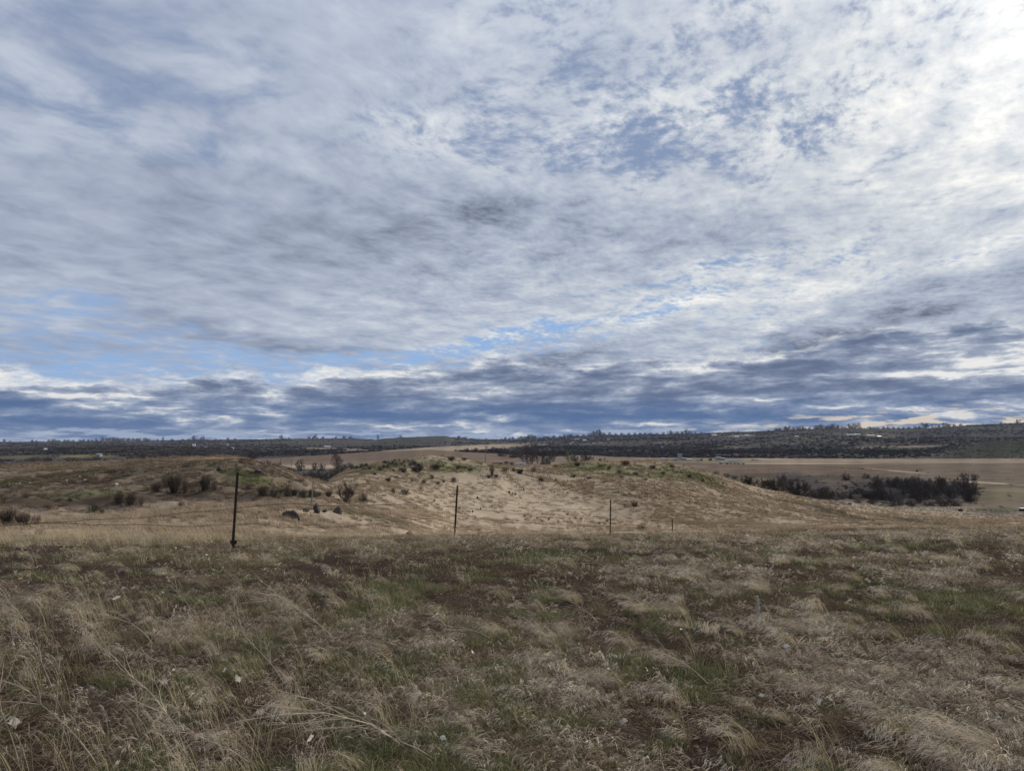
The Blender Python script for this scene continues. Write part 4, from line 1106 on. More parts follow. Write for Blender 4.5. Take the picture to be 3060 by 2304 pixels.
place('bare_shrub', [('trunk', BRUSHT[1][0]), ('crown', BRUSHT[1][1])], bm_, 60 * s_, 1.0, 'leafless purple-grey shrub with thin upright stems at the left foot of the middle mound', 'shrub', None, 1.0)
GR = 'bushes on the saddle and the right mound'
rm = [(1461, 1429, 24, 11), (1482, 1428, 20, 10), (1509, 1409, 30, 13), (1534, 1409, 26, 12), (1552, 1416, 32, 15), (1595, 1411, 26, 15), (1725, 1393, 22, 11), (1870, 1391, 34, 13), (1851, 1415, 24, 12), (1857, 1430, 18, 8), (2007, 1397, 22, 10), (1714, 1426, 32, 11), (1616, 1440, 22, 12), (1660, 1396, 26, 8), (1600, 1398, 14, 7), (1794, 1396, 26, 8), (1900, 1420, 22, 9), (1950, 1400, 26, 9), (1980, 1418, 20, 9), (1760, 1432, 26, 8), (2060, 1428, 20, 9), (1820, 1402, 18, 8), (1930, 1436, 20, 8), (2100, 1440, 18, 8)]
for k, (x, y, w_, h_) in enumerate(sorted(rm)):
    bush(DARKB if k % 3 == 1 else SAGEB, x, y, w_, h_, 'low bush on the saddle and right mound, %s from the left' % nth(k + 1), GR)
GS_ = 'bushes low on the straw slope'
bush(SAGEB, 1918, 1583, 34, 14, 'round grey-green bush on the smooth straw grass between the two farthest posts', GS_)
bush(DARKB, 1897, 1514, 26, 12, 'dark bush on the straw slope above the third post', GS_)
bush(DRYB, 1703, 1571, 28, 12, 'tan clump on the straw slope left of the third post', GS_, 'dry_bush')
lows = [(1754, 1472, 16, 8), (1868, 1514, 16, 9), (1696, 1540, 14, 8), (1727, 1586, 12, 7), (1745, 1578, 10, 6), (1640, 1555, 12, 8), (1620, 1560, 14, 9), (1605, 1552, 12, 8), (1586, 1548, 12, 8), (1568, 1545, 12, 9), (1720, 1552, 12, 9), (1736, 1556, 12, 9), (1770, 1562, 12, 9), (1790, 1568, 14, 9), (1806, 1570, 12, 10), (1815, 1560, 12, 9), (1695, 1476, 10, 7), (1880, 1478, 14, 7), (2060, 1566, 10, 8), (2180, 1575, 12, 8), (1668, 1562, 10, 8), (1400, 1580, 20, 9), (1430, 1588, 24, 8), (1420, 1550, 18, 6)]
for k, (x, y, w_, h_) in enumerate(sorted(lows)):
    bush(DRYB, x, y, w_, h_ * .85, 'little weed clump on the lower straw slope, %s from the left' % nth(k + 1), 'little weed clumps on the straw slope', 'weed_clump', 'weed clump')

# ------------------------------------------------------------------ trees and brush of the draw and the valley
def tree(kind, px, py, w_, h_, label, group=None, name='bare_tree', cat='tree', D=None):
    b_ = on_ground(px, py, 330.0 if 1380 < px < 1830 else (185.0 if 740 < px < 1100 or 2120 < px < 2420 else 4.0)) if D is None else at_dist(px, D)
    s_ = b_.y / 2210.0
    tm, cm_ = random.choice(kind)
    return place(name, [('trunk', tm), ('crown', cm_)], b_, h_ * s_, random.uniform(0, 6.28), label, cat, group, sx=(w_ / h_) / 1.0)
GT = 'trees in the draw'
tree(BARE_MULTI, 1004, 1402, 46, 50, 'large leafless tree with spreading limbs standing alone in the draw before the ploughed field', GT)
tree(BRUSHT, 901, 1408, 34, 36, 'rounded dark leafless tree in the draw, second largest after the spreading one', GT)
tree(BRUSHT, 943, 1404, 22, 22, 'small dark tree on the pale strip in the draw, left of the spreading tree', GT)
tree(BRUSHT, 961, 1407, 24, 24, 'small round dark tree nearest the spreading tree on its left', GT)
dr = [(768, 1392, 28, 18), (790, 1402, 40, 26), (812, 1410, 40, 28), (836, 1418, 46, 36), (860, 1424, 40, 28), (884, 1430, 40, 26), (905, 1436, 36, 24), (925, 1430, 34, 24), (945, 1440, 40, 26), (962, 1432, 36, 28), (980, 1442, 40, 30), (996, 1428, 40, 26), (1012, 1418, 40, 24), (1028, 1408, 38, 22), (1046, 1398, 30, 16), (970, 1450, 36, 22), (935, 1452, 30, 20), (1000, 1442, 30, 22), (868, 1412, 30, 16)]
for k, (x, y, w_, h_) in enumerate(sorted(dr)):
    tree(GREYB if k % 3 == 0 else BRUSHT, x, y, w_ * 1.1, h_, 'bare brush in the draw right of the left bank, %s from the left' % nth(k + 1), 'brush in the draw', 'brush', 'brush')
GF = 'trees round the farmyard'
for x, y, w_, h_, kd, lb, nm in [
    (1583, 1389, 56, 62, BARE_MULTI, 'broad purple-grey leafless tree beside the white camper', 'bare_tree'),
    (1606, 1388, 42, 60, BARE, 'tall leafless tree just right of the broad one beside the camper', 'bare_tree'),
    (1564, 1384, 34, 48, BARE, 'leafless tree directly behind the white camper', 'bare_tree'),
    (1624, 1388, 24, 44, BRUSHT, 'dark narrow tree in the middle of the farmyard trees', 'bare_tree'),
    (1638, 1388, 34, 56, BARE, 'tall leafless tree behind the dark low shrubs of the farmyard', 'bare_tree'),
    (1655, 1380, 32, 50, BARE_MULTI, 'olive-grey leafless tree left of the round willow', 'bare_tree'),
    (1722, 1381, 28, 24, BRUSHT, 'dark low tree directly right of the round willow', 'dark_tree'),
    (1746, 1380, 40, 38, BRUSHT, 'dark bare tree at the right end of the farmyard trees', 'dark_tree'),
    (1764, 1379, 28, 18, BRUSHT, 'dark shrub at the right foot of the last farmyard tree', 'dark_tree'),
    (1638, 1390, 26, 20, BRUSHT, 'low blackish shrub under the middle farmyard trees', 'dark_tree'),
    (1808, 1378, 14, 12, BARE, 'tiny bare tree on the grass right of the farmyard trees', 'bare_tree'),
    (1795, 1379, 16, 9, BRUSHT, 'small blackish shrub on the grass right of the farmyard trees', 'dark_tree'),
    (1515, 1391, 24, 14, BRUSHT, 'brown brush between the board wall and the camper', 'dark_tree'),
    (1532, 1391, 20, 13, GREYB, 'grey brush against the left end of the camper', 'dark_tree'),
    (1392, 1352, 20, 14, BRUSHT, 'dark bush on the pale grass left of the far wood', 'dark_tree'),
    (1420, 1350, 26, 12, BRUSHT, 'low dark bush on the pale grass beyond the ploughed field', 'dark_tree'),
    (1453, 1345, 16, 16, BARE, 'small tree on the pale grass beyond the ploughed field', 'bare_tree'),
    (1478, 1348, 30, 14, BRUSHT, 'flat dark clump at the edge of the far wood', 'dark_tree'),
    (1500, 1364, 34, 30, BRUSHT, 'dark bare tree at the left end of the wood beyond the field', 'dark_tree'),
    (1530, 1368, 40, 34, GREYB, 'grey bare tree second from the left end of the wood beyond the field', 'bare_tree'),
    (1552, 1366, 36, 34, BRUSHT, 'dark bare tree third from the left end of the wood beyond the field', 'dark_tree')]:
    tree(kd, x, y, w_, h_, lb, GF, nm)
# the willow that keeps a yellow-green haze of twigs
ws = grow_tree(777, .98, 1.0, 3, 1.05, .004, .03, .2, .35)
wt_, wc_ = tree_meshes(ws, (.10, .085, .06), (.20, .185, .085), 9)
tree([(wt_, wc_)], 1701, 1381, 40, 36, 'round willow with olive-yellow twigs among the farmyard trees', GF, 'willow_tree')
GK = 'bushes of the dark thicket on the right'
th_ = []
Rk = np.random.default_rng(12)
for k in range(40):
    for _try in range(30):
        x = Rk.uniform(2585, 2925); y = Rk.uniform(1448, 1508)
        top_edge = 1425
        if (x - 2750) ** 2 / 175 ** 2 + (y - 1478) ** 2 / 36 ** 2 < 1 and all((x - a_) ** 2 / 16 ** 2 + (y - b_) ** 2 / 8 ** 2 > 1 for a_, b_, *_ in th_): break
    h_ = Rk.uniform(24, 50) * (1.0 if y > 1465 else .8) * (.65 if x < 2620 else 1) * (.6 if y > 1500 else 1)
    th_.append((x, y, h_ * Rk.uniform(1.1, 1.8), h_))
th_ += [(2572, 1474, 30, 18), (2610, 1508, 46, 15), (2655, 1513, 52, 15), (2725, 1515, 54, 18), (2770, 1514, 54, 15), (2815, 1514, 54, 16), (2860, 1512, 50, 16), (2596, 1490, 40, 22)]
for k, (x, y, w_, h_) in enumerate(sorted(th_)):
    tree(GREYB if k % 6 == 3 else BRUSHT, x, y, w_, h_, 'leafless bush of the big dark thicket, %s from the left' % nth(k + 1), GK, 'thicket_bush', 'bush')
tree(GREYB, 2692, 1512, 34, 38, 'pale grey rounded bush at the front of the big dark thicket', GK, 'grey_bush', 'bush')
tree(BRUSHT, 2908, 1500, 46, 38, 'dark bush standing free at the right end of the big thicket', GK, 'thicket_bush', 'bush')
tree(GREYB, 2884, 1436, 30, 30, 'grey bush on the field edge behind the right end of the thicket', GK, 'grey_bush', 'bush')
tree(GREYB, 2908, 1436, 26, 26, 'smaller grey bush right of the one on the field edge behind the thicket', GK, 'grey_bush', 'bush')
tree(BRUSHT, 2532, 1436, 38, 22, 'dark bush alone on the brown flat between the two thickets', GK, 'thicket_bush', 'bush')
tree(BRUSHT, 2590, 1430, 26, 16, 'small dark bush on the brown flat just left of the big thicket', GK, 'thicket_bush', 'bush')
GL = 'bushes of the thicket at the foot of the right mound'
th2 = [(2142, 1424, 24, 16), (2168, 1432, 28, 18), (2195, 1438, 34, 22), (2222, 1446, 38, 26), (2248, 1452, 40, 28), (2275, 1458, 40, 28), (2300, 1466, 40, 30), (2325, 1472, 44, 42), (2350, 1470, 50, 52), (2375, 1480, 46, 50), (2400, 1486, 44, 40), (2422, 1486, 40, 34), (2445, 1490, 44, 36), (2470, 1492, 44, 38), (2492, 1494, 36, 28), (2512, 1494, 32, 22), (2338, 1452, 40, 34), (2410, 1466, 36, 26), (2300, 1450, 34, 20), (2550, 1476, 34, 14), (2560, 1504, 40, 14), (2530, 1488, 44, 20), (2555, 1494, 44, 18)]
for k, (x, y, w_, h_) in enumerate(sorted(th2)):
    tree(GREYB if k % 4 == 2 else BRUSHT, x, y, w_ * 1.1, h_, 'leafless bush in the thicket beside the right mound, %s from the left' % nth(k + 1), GL, 'thicket_bush', 'bush')
tree(GREYB, 2378, 1489, 40, 18, 'pale grey bush in front of the thicket at the foot of the right mound', GL, 'grey_bush', 'bush')
# scrub and brush at the far side of the left plateau
GP = 'brush beyond the left plateau'
pl_ = [(15, 1398, 40, 24), (45, 1397, 34, 18), (70, 1392, 40, 24), (100, 1380, 36, 16), (128, 1389, 16, 9), (110, 1379, 40, 14), (140, 1378, 36, 14), (200, 1382, 40, 16), (230, 1381, 44, 14), (260, 1379, 40, 12), (290, 1376, 36, 12), (390, 1372, 40, 12), (420, 1370, 40, 14), (455, 1368, 40, 12), (600, 1366, 40, 14), (640, 1366, 40, 16), (690, 1366, 40, 18), (720, 1368, 44, 20), (745, 1374, 44, 22), (760, 1380, 40, 22)]
for k, (x, y, w_, h_) in enumerate(sorted(pl_)):
    tree(GREYB if k % 2 else BRUSHT, x, y, w_, h_, 'bare brush beyond the left plateau, %s from the left' % nth(k + 1), GP, 'brush', 'brush', D=max(300.0, on_ground(x, y).y))
# trees along the skyline
GSK = 'trees on the far skyline'
sk = [(7, 9), (24, 5), (90, 8), (103, 5), (142, 7), (156, 9), (165, 6), (172, 5), (188, 6), (199, 6), (214, 5), (233, 6), (240, 6), (246, 8), (259, 7), (270, 5), (283, 7), (300, 11), (312, 10), (324, 11), (332, 7), (337, 14), (347, 8), (356, 8), (365, 10), (374, 8), (382, 8), (392, 9), (404, 8), (410, 9), (429, 8), (440, 6), (466, 5), (482, 11), (508, 6), (540, 6), (559, 7), (576, 14), (597, 12), (604, 12), (640, 5), (677, 8), (700, 5), (837, 12), (860, 5), (920, 8), (932, 6), (939, 12), (962, 7), (1000, 6), (1026, 8), (1046, 6), (1127, 14), (1195, 6), (1368, 7), (1374, 8), (1382, 7), (1388, 9), (1410, 6), (1450, 5), (1500, 6), (1511, 9), (1521, 6), (1530, 11), (1553, 11), (1563, 10), (1571, 11), (1581, 14), (1589, 12), (1597, 11), (1612, 6), (1629, 9), (1638, 7), (1655, 9), (1673, 8), (1688, 9), (1698, 8), (1704, 9), (1710, 9), (1725, 7), (1745, 8), (1760, 9), (1770, 11), (1779, 14), (1790, 17), (1797, 13), (1808, 9), (1822, 9), (1840, 8), (1860, 8), (1880, 8), (1900, 8), (1916, 8), (1928, 8), (1945, 7), (1965, 7), (1985, 8), (2004, 14), (2024, 9), (2040, 8), (2055, 15), (2064, 10), (2080, 8), (2098, 7),
      (2300, 8), (2322, 12), (2338, 13), (2352, 15), (2363, 16), (2383, 15), (2397, 14), (2408, 12), (2425, 10), (2445, 14), (2461, 17), (2473, 12), (2481, 14), (2497, 19), (2513, 15), (2526, 13), (2542, 20), (2560, 21), (2580, 8), (2604, 11), (2616, 8), (2630, 7), (2647, 12), (2662, 11), (2676, 10), (2690, 9), (2705, 8), (2722, 9), (2740, 9), (2756, 8), (2772, 17), (2794, 11), (2812, 10), (2830, 13), (2842, 10), (2860, 8), (2880, 8), (3002, 6), (3052, 12)]
f15 = FEAT[15]
for k, (x, h_) in enumerate(sorted(sk)):
    D = float(np.interp(x, [p[0] for p in f15], [p[1] for p in f15])) * (1.0 if h_ > 12 else random.uniform(.985, 1.0))
    narrow = x in (482, 597, 604, 1127)
    rr_ = math.hypot(1, ray(x, 1450)[0])
    kd = BRUSHT if (h_ < 10 or 2300 < x < 2500) else BARE_MULTI
    tree(kd, x, 0, h_ * (.7 if narrow else random.uniform(1.3, 1.9)), h_ * random.uniform(.9, 1.2), 'tree on the far skyline, %s from the left' % nth(k + 1), GSK, 'skyline_tree', D=D)

# ------------------------------------------------------------------ far woods that read as one mass
woods_col = bpy.data.collections.new('wood_clumps'); KINDS_W = []
for k in range(6):
    me = mk('clump', leafball(210, 1.0, .95, .085, (1, 1, 1), 700 + k, shell=.35), M_WOODS)
    woods_col.objects.link(bpy.data.objects.new('clump_%02d' % k, me))
def wood_points(num, s_lo, s_hi, r_lo, r_hi):
    th = np.arctan([ray(p, 1450)[0] for p in rng.uniform(-500, 3560, num)])
    r = np.exp(rng.uniform(math.log(r_lo), math.log(r_hi), num))
    X, Y = r * np.sin(th), r * np.cos(th)
    S_ = grid_at(GS, X, Y); cc = covered(X, Y)
    lum = cc.mean(-1)
    px, py = px_of(X, Y, ground(X, Y))
    dn = fbm(X / 230, Y / 150, 201, 4)
    p = (.52 + 1.5 * dn) * (lum < .115) * (S_ > s_lo) * (S_ < s_hi)
    p = p * np.where((px > 860) & (px < 1350) & (py < 1335), .12, 1)          # bare bluffs and the flat-topped hill
    p = p * np.where((px > 2300) & (px < 2750) & (py > 1300) & (py < 1345), .35, 1)
    p = p * (1 + 1.2 * sst(px, 2750, 2900) * (py > 1300))
    p = p * (1 + 2.5 * ((S_ > 14.7) & (px > 1480))) * (1 + .8 * ((S_ > 14.6) & (px < 800)))
    p = p * ((S_ > 12.02) | ((px < 740) & (S_ > 10.3)))
    k = rng.uniform(0, 1, num) < p
    return X[k], Y[k], px[k], py[k]
X, Y, px, py = wood_points(150000, 10.3, 15.12, 330, 4200)
hue = fbm(X / 60, Y / 60, 211, 3)
t_ = np.where((hue > .15)[:, None], np.array([[.115, .095, .088]]), np.where((hue < -.22)[:, None], np.array([[.045, .050, .044]]), np.array([[.080, .069, .070]])))
t_ = np.where(((px < 700) & (hue > -.1))[:, None], t_ * np.array([[1.25, 1.15, 1.05]]), t_) * rng.uniform(.35, 1.5, (len(X), 1)) * .85
sz = rng.uniform(1.6, 4.6, len(X)) * np.clip(Y / 1500, .35, 1) * (1 - .5 * sst(px, 2700, 2950) * (py > 1300))
scl = np.stack([sz * rng.uniform(.9, 1.6, len(X)), sz * rng.uniform(.9, 1.6, len(X)), sz * rng.uniform(.9, 1.5, len(X))], -1)
wd = scatter('woodland', X, Y, ground(X, Y) - .5, rng.integers(0, 6, len(X)), np.stack([np.zeros(len(X)), np.zeros(len(X)), rng.uniform(0, 6.28, len(X))], -1), scl, t_, woods_col)
tag(wd, kind='stuff')
# low scrub sprinkled over the flats and slopes nearer by
def scrub_points(num):
    px = rng.uniform(-200, 3260, num); r = np.exp(rng.uniform(math.log(55), math.log(900), num)); th = np.arctan([ray(p, 1450)[0] for p in px])
    X, Y = r * np.sin(th), r * np.cos(th); S_ = grid_at(GS, X, Y); cc = covered(X, Y); lum = cc.mean(-1)
    q1, q2 = px_of(X, Y, ground(X, Y))
    p = np.where(S_ > 9.7, .25 + .6 * (lum < .10) - .25 * ((q2 < 1402) & (q1 > 760)), 0.0) * (.4 + 1.5 * fbm(X / 30, Y / 30, 221, 3))
    k = rng.uniform(0, 1, num) < p
    return X[k], Y[k], cc[k]
X, Y, cc = scrub_points(26000)
sz = rng.uniform(.25, .8, len(X)) * (1 + .6 * (cc.mean(-1) < .08))
sb = scatter('low_scrub', X, Y, ground(X, Y) - .1, rng.integers(0, 6, len(X)), np.stack([np.zeros(len(X)), np.zeros(len(X)), rng.uniform(0, 6.28, len(X))], -1), np.stack([sz * 1.2, sz * 1.2, sz * .9], -1),
             np.array([[.085, .075, .06]]) * rng.uniform(.5, 1.5, (len(X), 1)), woods_col)
tag(sb, kind='stuff')

# ------------------------------------------------------------------ farmyard things
def at_px(px, py): return on_ground(px, py, 330.0 if px < 2400 else 4.0)
# camper trailer
p = at_px(1555, 1391); s_ = p.y / 2210
cam_t = empty('camper_trailer', p, .05); L = 29 * s_; H = 8.2 * s_
m_ = MB().prism([(-L / 2, .55), (L / 2, .55), (L / 2, H), (-L / 2 + 1.6, H), (-L / 2 + .35, H * .72), (-L / 2, 1.2)], -1.2, 1.2)
m_.build('body', M_WHITE, cam_t, .05)
for x0, x1, z0, z1 in ((-.36, -.26, .45, .7), (-.12, .02, .42, .74), (.08, .17, .42, .74), (.27, .40, .48, .74)):
    MB().box((x0 + x1) / 2 * L, -1.215, (z0 + z1) / 2 * H, (x1 - x0) * L, .03, (z1 - z0) * H).build('window', M_GLASS, cam_t)
MB().box(.225 * L, -1.212, H * .42, .075 * L, .025, H * .55).build('door', M_PALE, cam_t)
MB().box(0, -1.207, H * .30, L * .98, .014, .22).build('stripe', M_TEAL, cam_t)
for x in (-.05, .05):
    w_ = MB().tube([(x * L, -1.22, .38), (x * L, -.95, .38)], .38, 14).build('wheel', M_BLACK, cam_t)
MB().tube([(-L / 2 + .1, 0, .6), (-L / 2 - 1.1, 0, .55)], .06, 6).build('tow_hitch', M_STEEL, cam_t)
tag(cam_t, 'white camper trailer with dark windows parked under the farmyard trees', 'camper')
# brown board wall
p = at_px(1486, 1394); s_ = p.y / 2210; L = 29 * s_; H = 11.5 * s_
bw = empty('board_wall', p)
m_ = MB(); nb = 16
for k in range(nb): m_.box(-L / 2 + (k + .5) * L / nb, random.uniform(-.03, .03), H / 2 + random.uniform(-.12, .1), L / nb * .9, .06, H * random.uniform(.9, 1.04))
m_.build('boards', M_BROWN, bw)
for k in (-.48, 0, .48): MB().box(k * L, .12, H / 2, .16, .16, H * 1.06).build('post', M_STEEL, bw)
MB().box(0, .07, H * .25, L, .06, .16).box(0, .07, H * .8, L, .06, .16).build('rail', M_BROWN, bw)
tag(bw, 'weathered brown board wall standing between the utility pole and the camper', 'wall')
# grey tower with its annex
def gable(name, px, py, wpx, hpx, label, cat='house', roof=M_PALE, wall=M_WALL, rz=0.0, depth=.7, group=None, D=None, roofk=.35, wins=2):
    b_ = at_px(px, py) if D is None else at_dist(px, D)
    s_ = b_.y / 2210; L = wpx * s_; H = hpx * s_; dp = max(L * depth, 5)
    e_ = empty(name, b_, rz); h1 = H * (1 - roofk)
    MB().box(0, 0, h1 / 2 - .8, L, dp, h1 + 1.6).build('wall', wall, e_)
    rf = MB()
    o = len(rf.V); ov = .5
    rf.V += [(-L / 2 - ov, -dp / 2 - ov, h1), (L / 2 + ov, -dp / 2 - ov, h1), (L / 2 + ov, dp / 2 + ov, h1), (-L / 2 - ov, dp / 2 + ov, h1), (-L / 2 - ov, 0, H), (L / 2 + ov, 0, H)]
    rf.F += [(0, 1, 5, 4), (3, 4, 5, 2), (0, 4, 3), (1, 2, 5), (0, 3, 2, 1)]
    rf.build('roof', roof, e_)
    for k in range(wins):
        x = (k + 1) / (wins + 1) * L - L / 2
        MB().box(x, -dp / 2 - .03, h1 * .55, L * .12, .08, h1 * .38).build('window', M_GLASS, e_)
    return tag(e_, label, cat, group)
p = at_px(2031.5, 1376); s_ = p.y / 2210; tw = empty('feed_tower', p)
W2 = 11 * s_ / 2; H = 19 * s_
for sx in (-1, 1):
    for sy in (-1, 1): MB().box(sx * W2 * .92, sy * W2 * .92, H / 2, .28, .28, H).build('leg', M_PALE, tw)
MB().box(0, 0, H * .52, W2 * 1.6, W2 * 1.6, H * .80, taper=1.0).build('bin', M_GREYM, tw)
MB().box(0, 0, H + .1, W2 * 2.2, W2 * 2.2, .5).build('roof', M_PALE, tw)
MB().box(0, 0, H * .80, W2 * 2.0, W2 * 2.0, .22).build('rim', M_PALE, tw)
tag(tw, 'tall square grey feed tower with a pale frame, the highest thing in the yard', 'tower')
gable('grey_shed', 2043, 1376, 14, 8, 'low grey shed against the right side of the square tower', 'shed', M_GREYM, M_GREYM, roofk=.15, wins=1)
gable('grey_shed', 2017, 1376, 12, 5, 'lower grey shed on the left of the square tower', 'shed', M_GREYM, M_GREYM, roofk=.15, wins=1)
gable('grey_shed', 2058, 1376, 12, 5, 'small pale lean-to at the right end of the tower sheds', 'shed', M_PALE, M_GREYM, roofk=.5, wins=0)
gable('grey_shed', 2146, 1376, 14, 10, 'grey shed with a flat roof behind the flatbed trailers', 'shed', M_GREYM, M_GREYM, roofk=.12, wins=2)
gable('grey_shed', 2159, 1376, 10, 8, 'pale end shed at the right of the one behind the trailers', 'shed', M_PALE, M_GREYM, roofk=.12, wins=1)
gable('white_shed', 1980, 1377, 9, 7, 'small whitish shed left of the tower', 'shed', M_PALE, M_PALE, roofk=.15, wins=1)
def heap(name, px, py, wpx, hpx, label, cat, mat=M_TAN):
    b_ = at_px(px, py); s_ = b_.y / 2210
    import bmesh
    bm = bmesh.new(); bmesh.ops.create_icosphere(bm, subdivisions=4, radius=1.0)
    for v_ in bm.verts:
        f = 1 + .35 * float(fbm(v_.co.x * 2 + px, v_.co.y * 2 + v_.co.z, 5, 4)); v_.co *= f
    me = bpy.data.meshes.new(name); bm.to_mesh(me); bm.free(); me.materials.append(mat)
    o = bpy.data.objects.new(name, me); COL.objects.link(o); o.location = b_; o.scale = (wpx * s_ / 2, wpx * s_ / 3, hpx * s_)
    return tag(o, label, cat)
heap('soil_heap', 1995, 1377, 22, 5, 'tan heap of soil between the whitish shed and the tower', 'heap')
heap('soil_heap', 2262, 1376, 36, 4, 'long low pale heap right of the flatbed trailers', 'heap')
p = at_px(2090, 1378); s_ = p.y / 2210; rb = empty('farm_implement', p)
MB().box(0, 0, .9, 16 * s_, 1.6, .5).build('frame', M_RED, rb); MB().box(7 * s_, 0, 1.5, 2.2, 1.5, 1.2).build('hopper', M_RED, rb)
for x in (-5 * s_, 5 * s_): MB().tube([(x, -.9, .5), (x, .9, .5)], .5, 12).build('wheel', M_BLACK, rb)
tag(rb, 'low rusty red farm implement on the grass between the tower and the trailers', 'farm machine')
p = at_px(2122, 1377); s_ = p.y / 2210; tk = empty('small_tractor', p)
MB().box(0, 0, 1.2, 3.0, 1.4, .9).build('hood', M_STEEL, tk); MB().box(.9, 0, 2.0, 1.3, 1.4, 1.1).build('cab', M_GLASS, tk)
for x, r in ((-1.1, .55), (1.0, .85)): MB().tube([(x, -.95, r), (x, .95, r)], r, 14).build('wheel', M_BLACK, tk)
tag(tk, 'small dark tractor parked left of the sheds behind the trailers', 'tractor')
def flatbed(px, py, wpx, label, axles, deck_h):
    b_ = at_px(px, py); s_ = b_.y / 2210; L = wpx * s_; e_ = empty('flatbed_trailer', b_, .04)
    MB().box(0, 0, deck_h, L, 2.5, .22).build('deck', M_PALE, e_)
    MB().box(0, .7, deck_h - .3, L * .9, .2, .4).box(0, -.7, deck_h - .3, L * .9, .2, .4).build('chassis', M_STEEL, e_)
    MB().box(-L / 2 + .1, 0, deck_h + .7, .15, 2.4, 1.3).build('headboard', M_GREYM, e_)
    for x in axles:
        for y in (-1.0, 1.0): MB().tube([(x * L, y - .18, .5), (x * L, y + .18, .5)], .5, 14).build('wheel', M_BLACK, e_)
    return tag(e_, label, 'trailer', 'flatbed trailers in the yard')
flatbed(2163, 1387, 28, 'left of the two flatbed trailers parked end to end in the yard', (-.38, -.3, .3, .4), 1.35)
flatbed(2203, 1387, 52, 'longer flatbed trailer, right of the two parked end to end', (-.38, -.16, 0.06, .35), 1.15)
p = at_px(2192, 1381); s_ = p.y / 2210
MBo = MB().box(0, 0, 1.0, 26 * s_, 2.2, 1.6).build('covered_stack', M_PALE, None, .3); MBo.location = p
tag(MBo, 'long pale covered stack lying behind the flatbed trailers', 'stack')

# small dark boxes of the irrigation line along the gravel road
def valve_box(px, py, wpx, hpx, label, mat=M_BLACK, top=None):
    b_ = at_px(px, py); s_ = b_.y / 2210; w_ = wpx * s_; h_ = hpx * s_; e_ = empty('utility_box', b_, .2)
    MB().box(0, 0, h_ * .42, w_, w_ * .6, h_ * .84).build('cabinet', mat, e_, .02)
    MB().box(0, 0, h_ * .92, w_ * 1.08, w_ * .68, h_ * .12).build('lid', top or mat, e_)
    for sx in (-1, 1): MB().box(sx * w_ * .42, 0, -.05, .08, w_ * .5, .25).build('foot', M_STEEL, e_)
    return tag(e_, label, 'box', 'small boxes near the gravel road')
valve_box(2539, 1509, 9, 5, 'small black box beside the gravel road, nearest the mound')
valve_box(2870, 1529, 10, 8, 'small rust-brown box beyond the gravel road, right of the dark thicket', M_RUST)
valve_box(2740, 1410, 5, 5, 'small black box on the pale track behind the dark thicket')
valve_box(3056, 1528, 16, 9, 'black box with a white lid at the right edge of the scene', M_BLACK, M_WHITE)

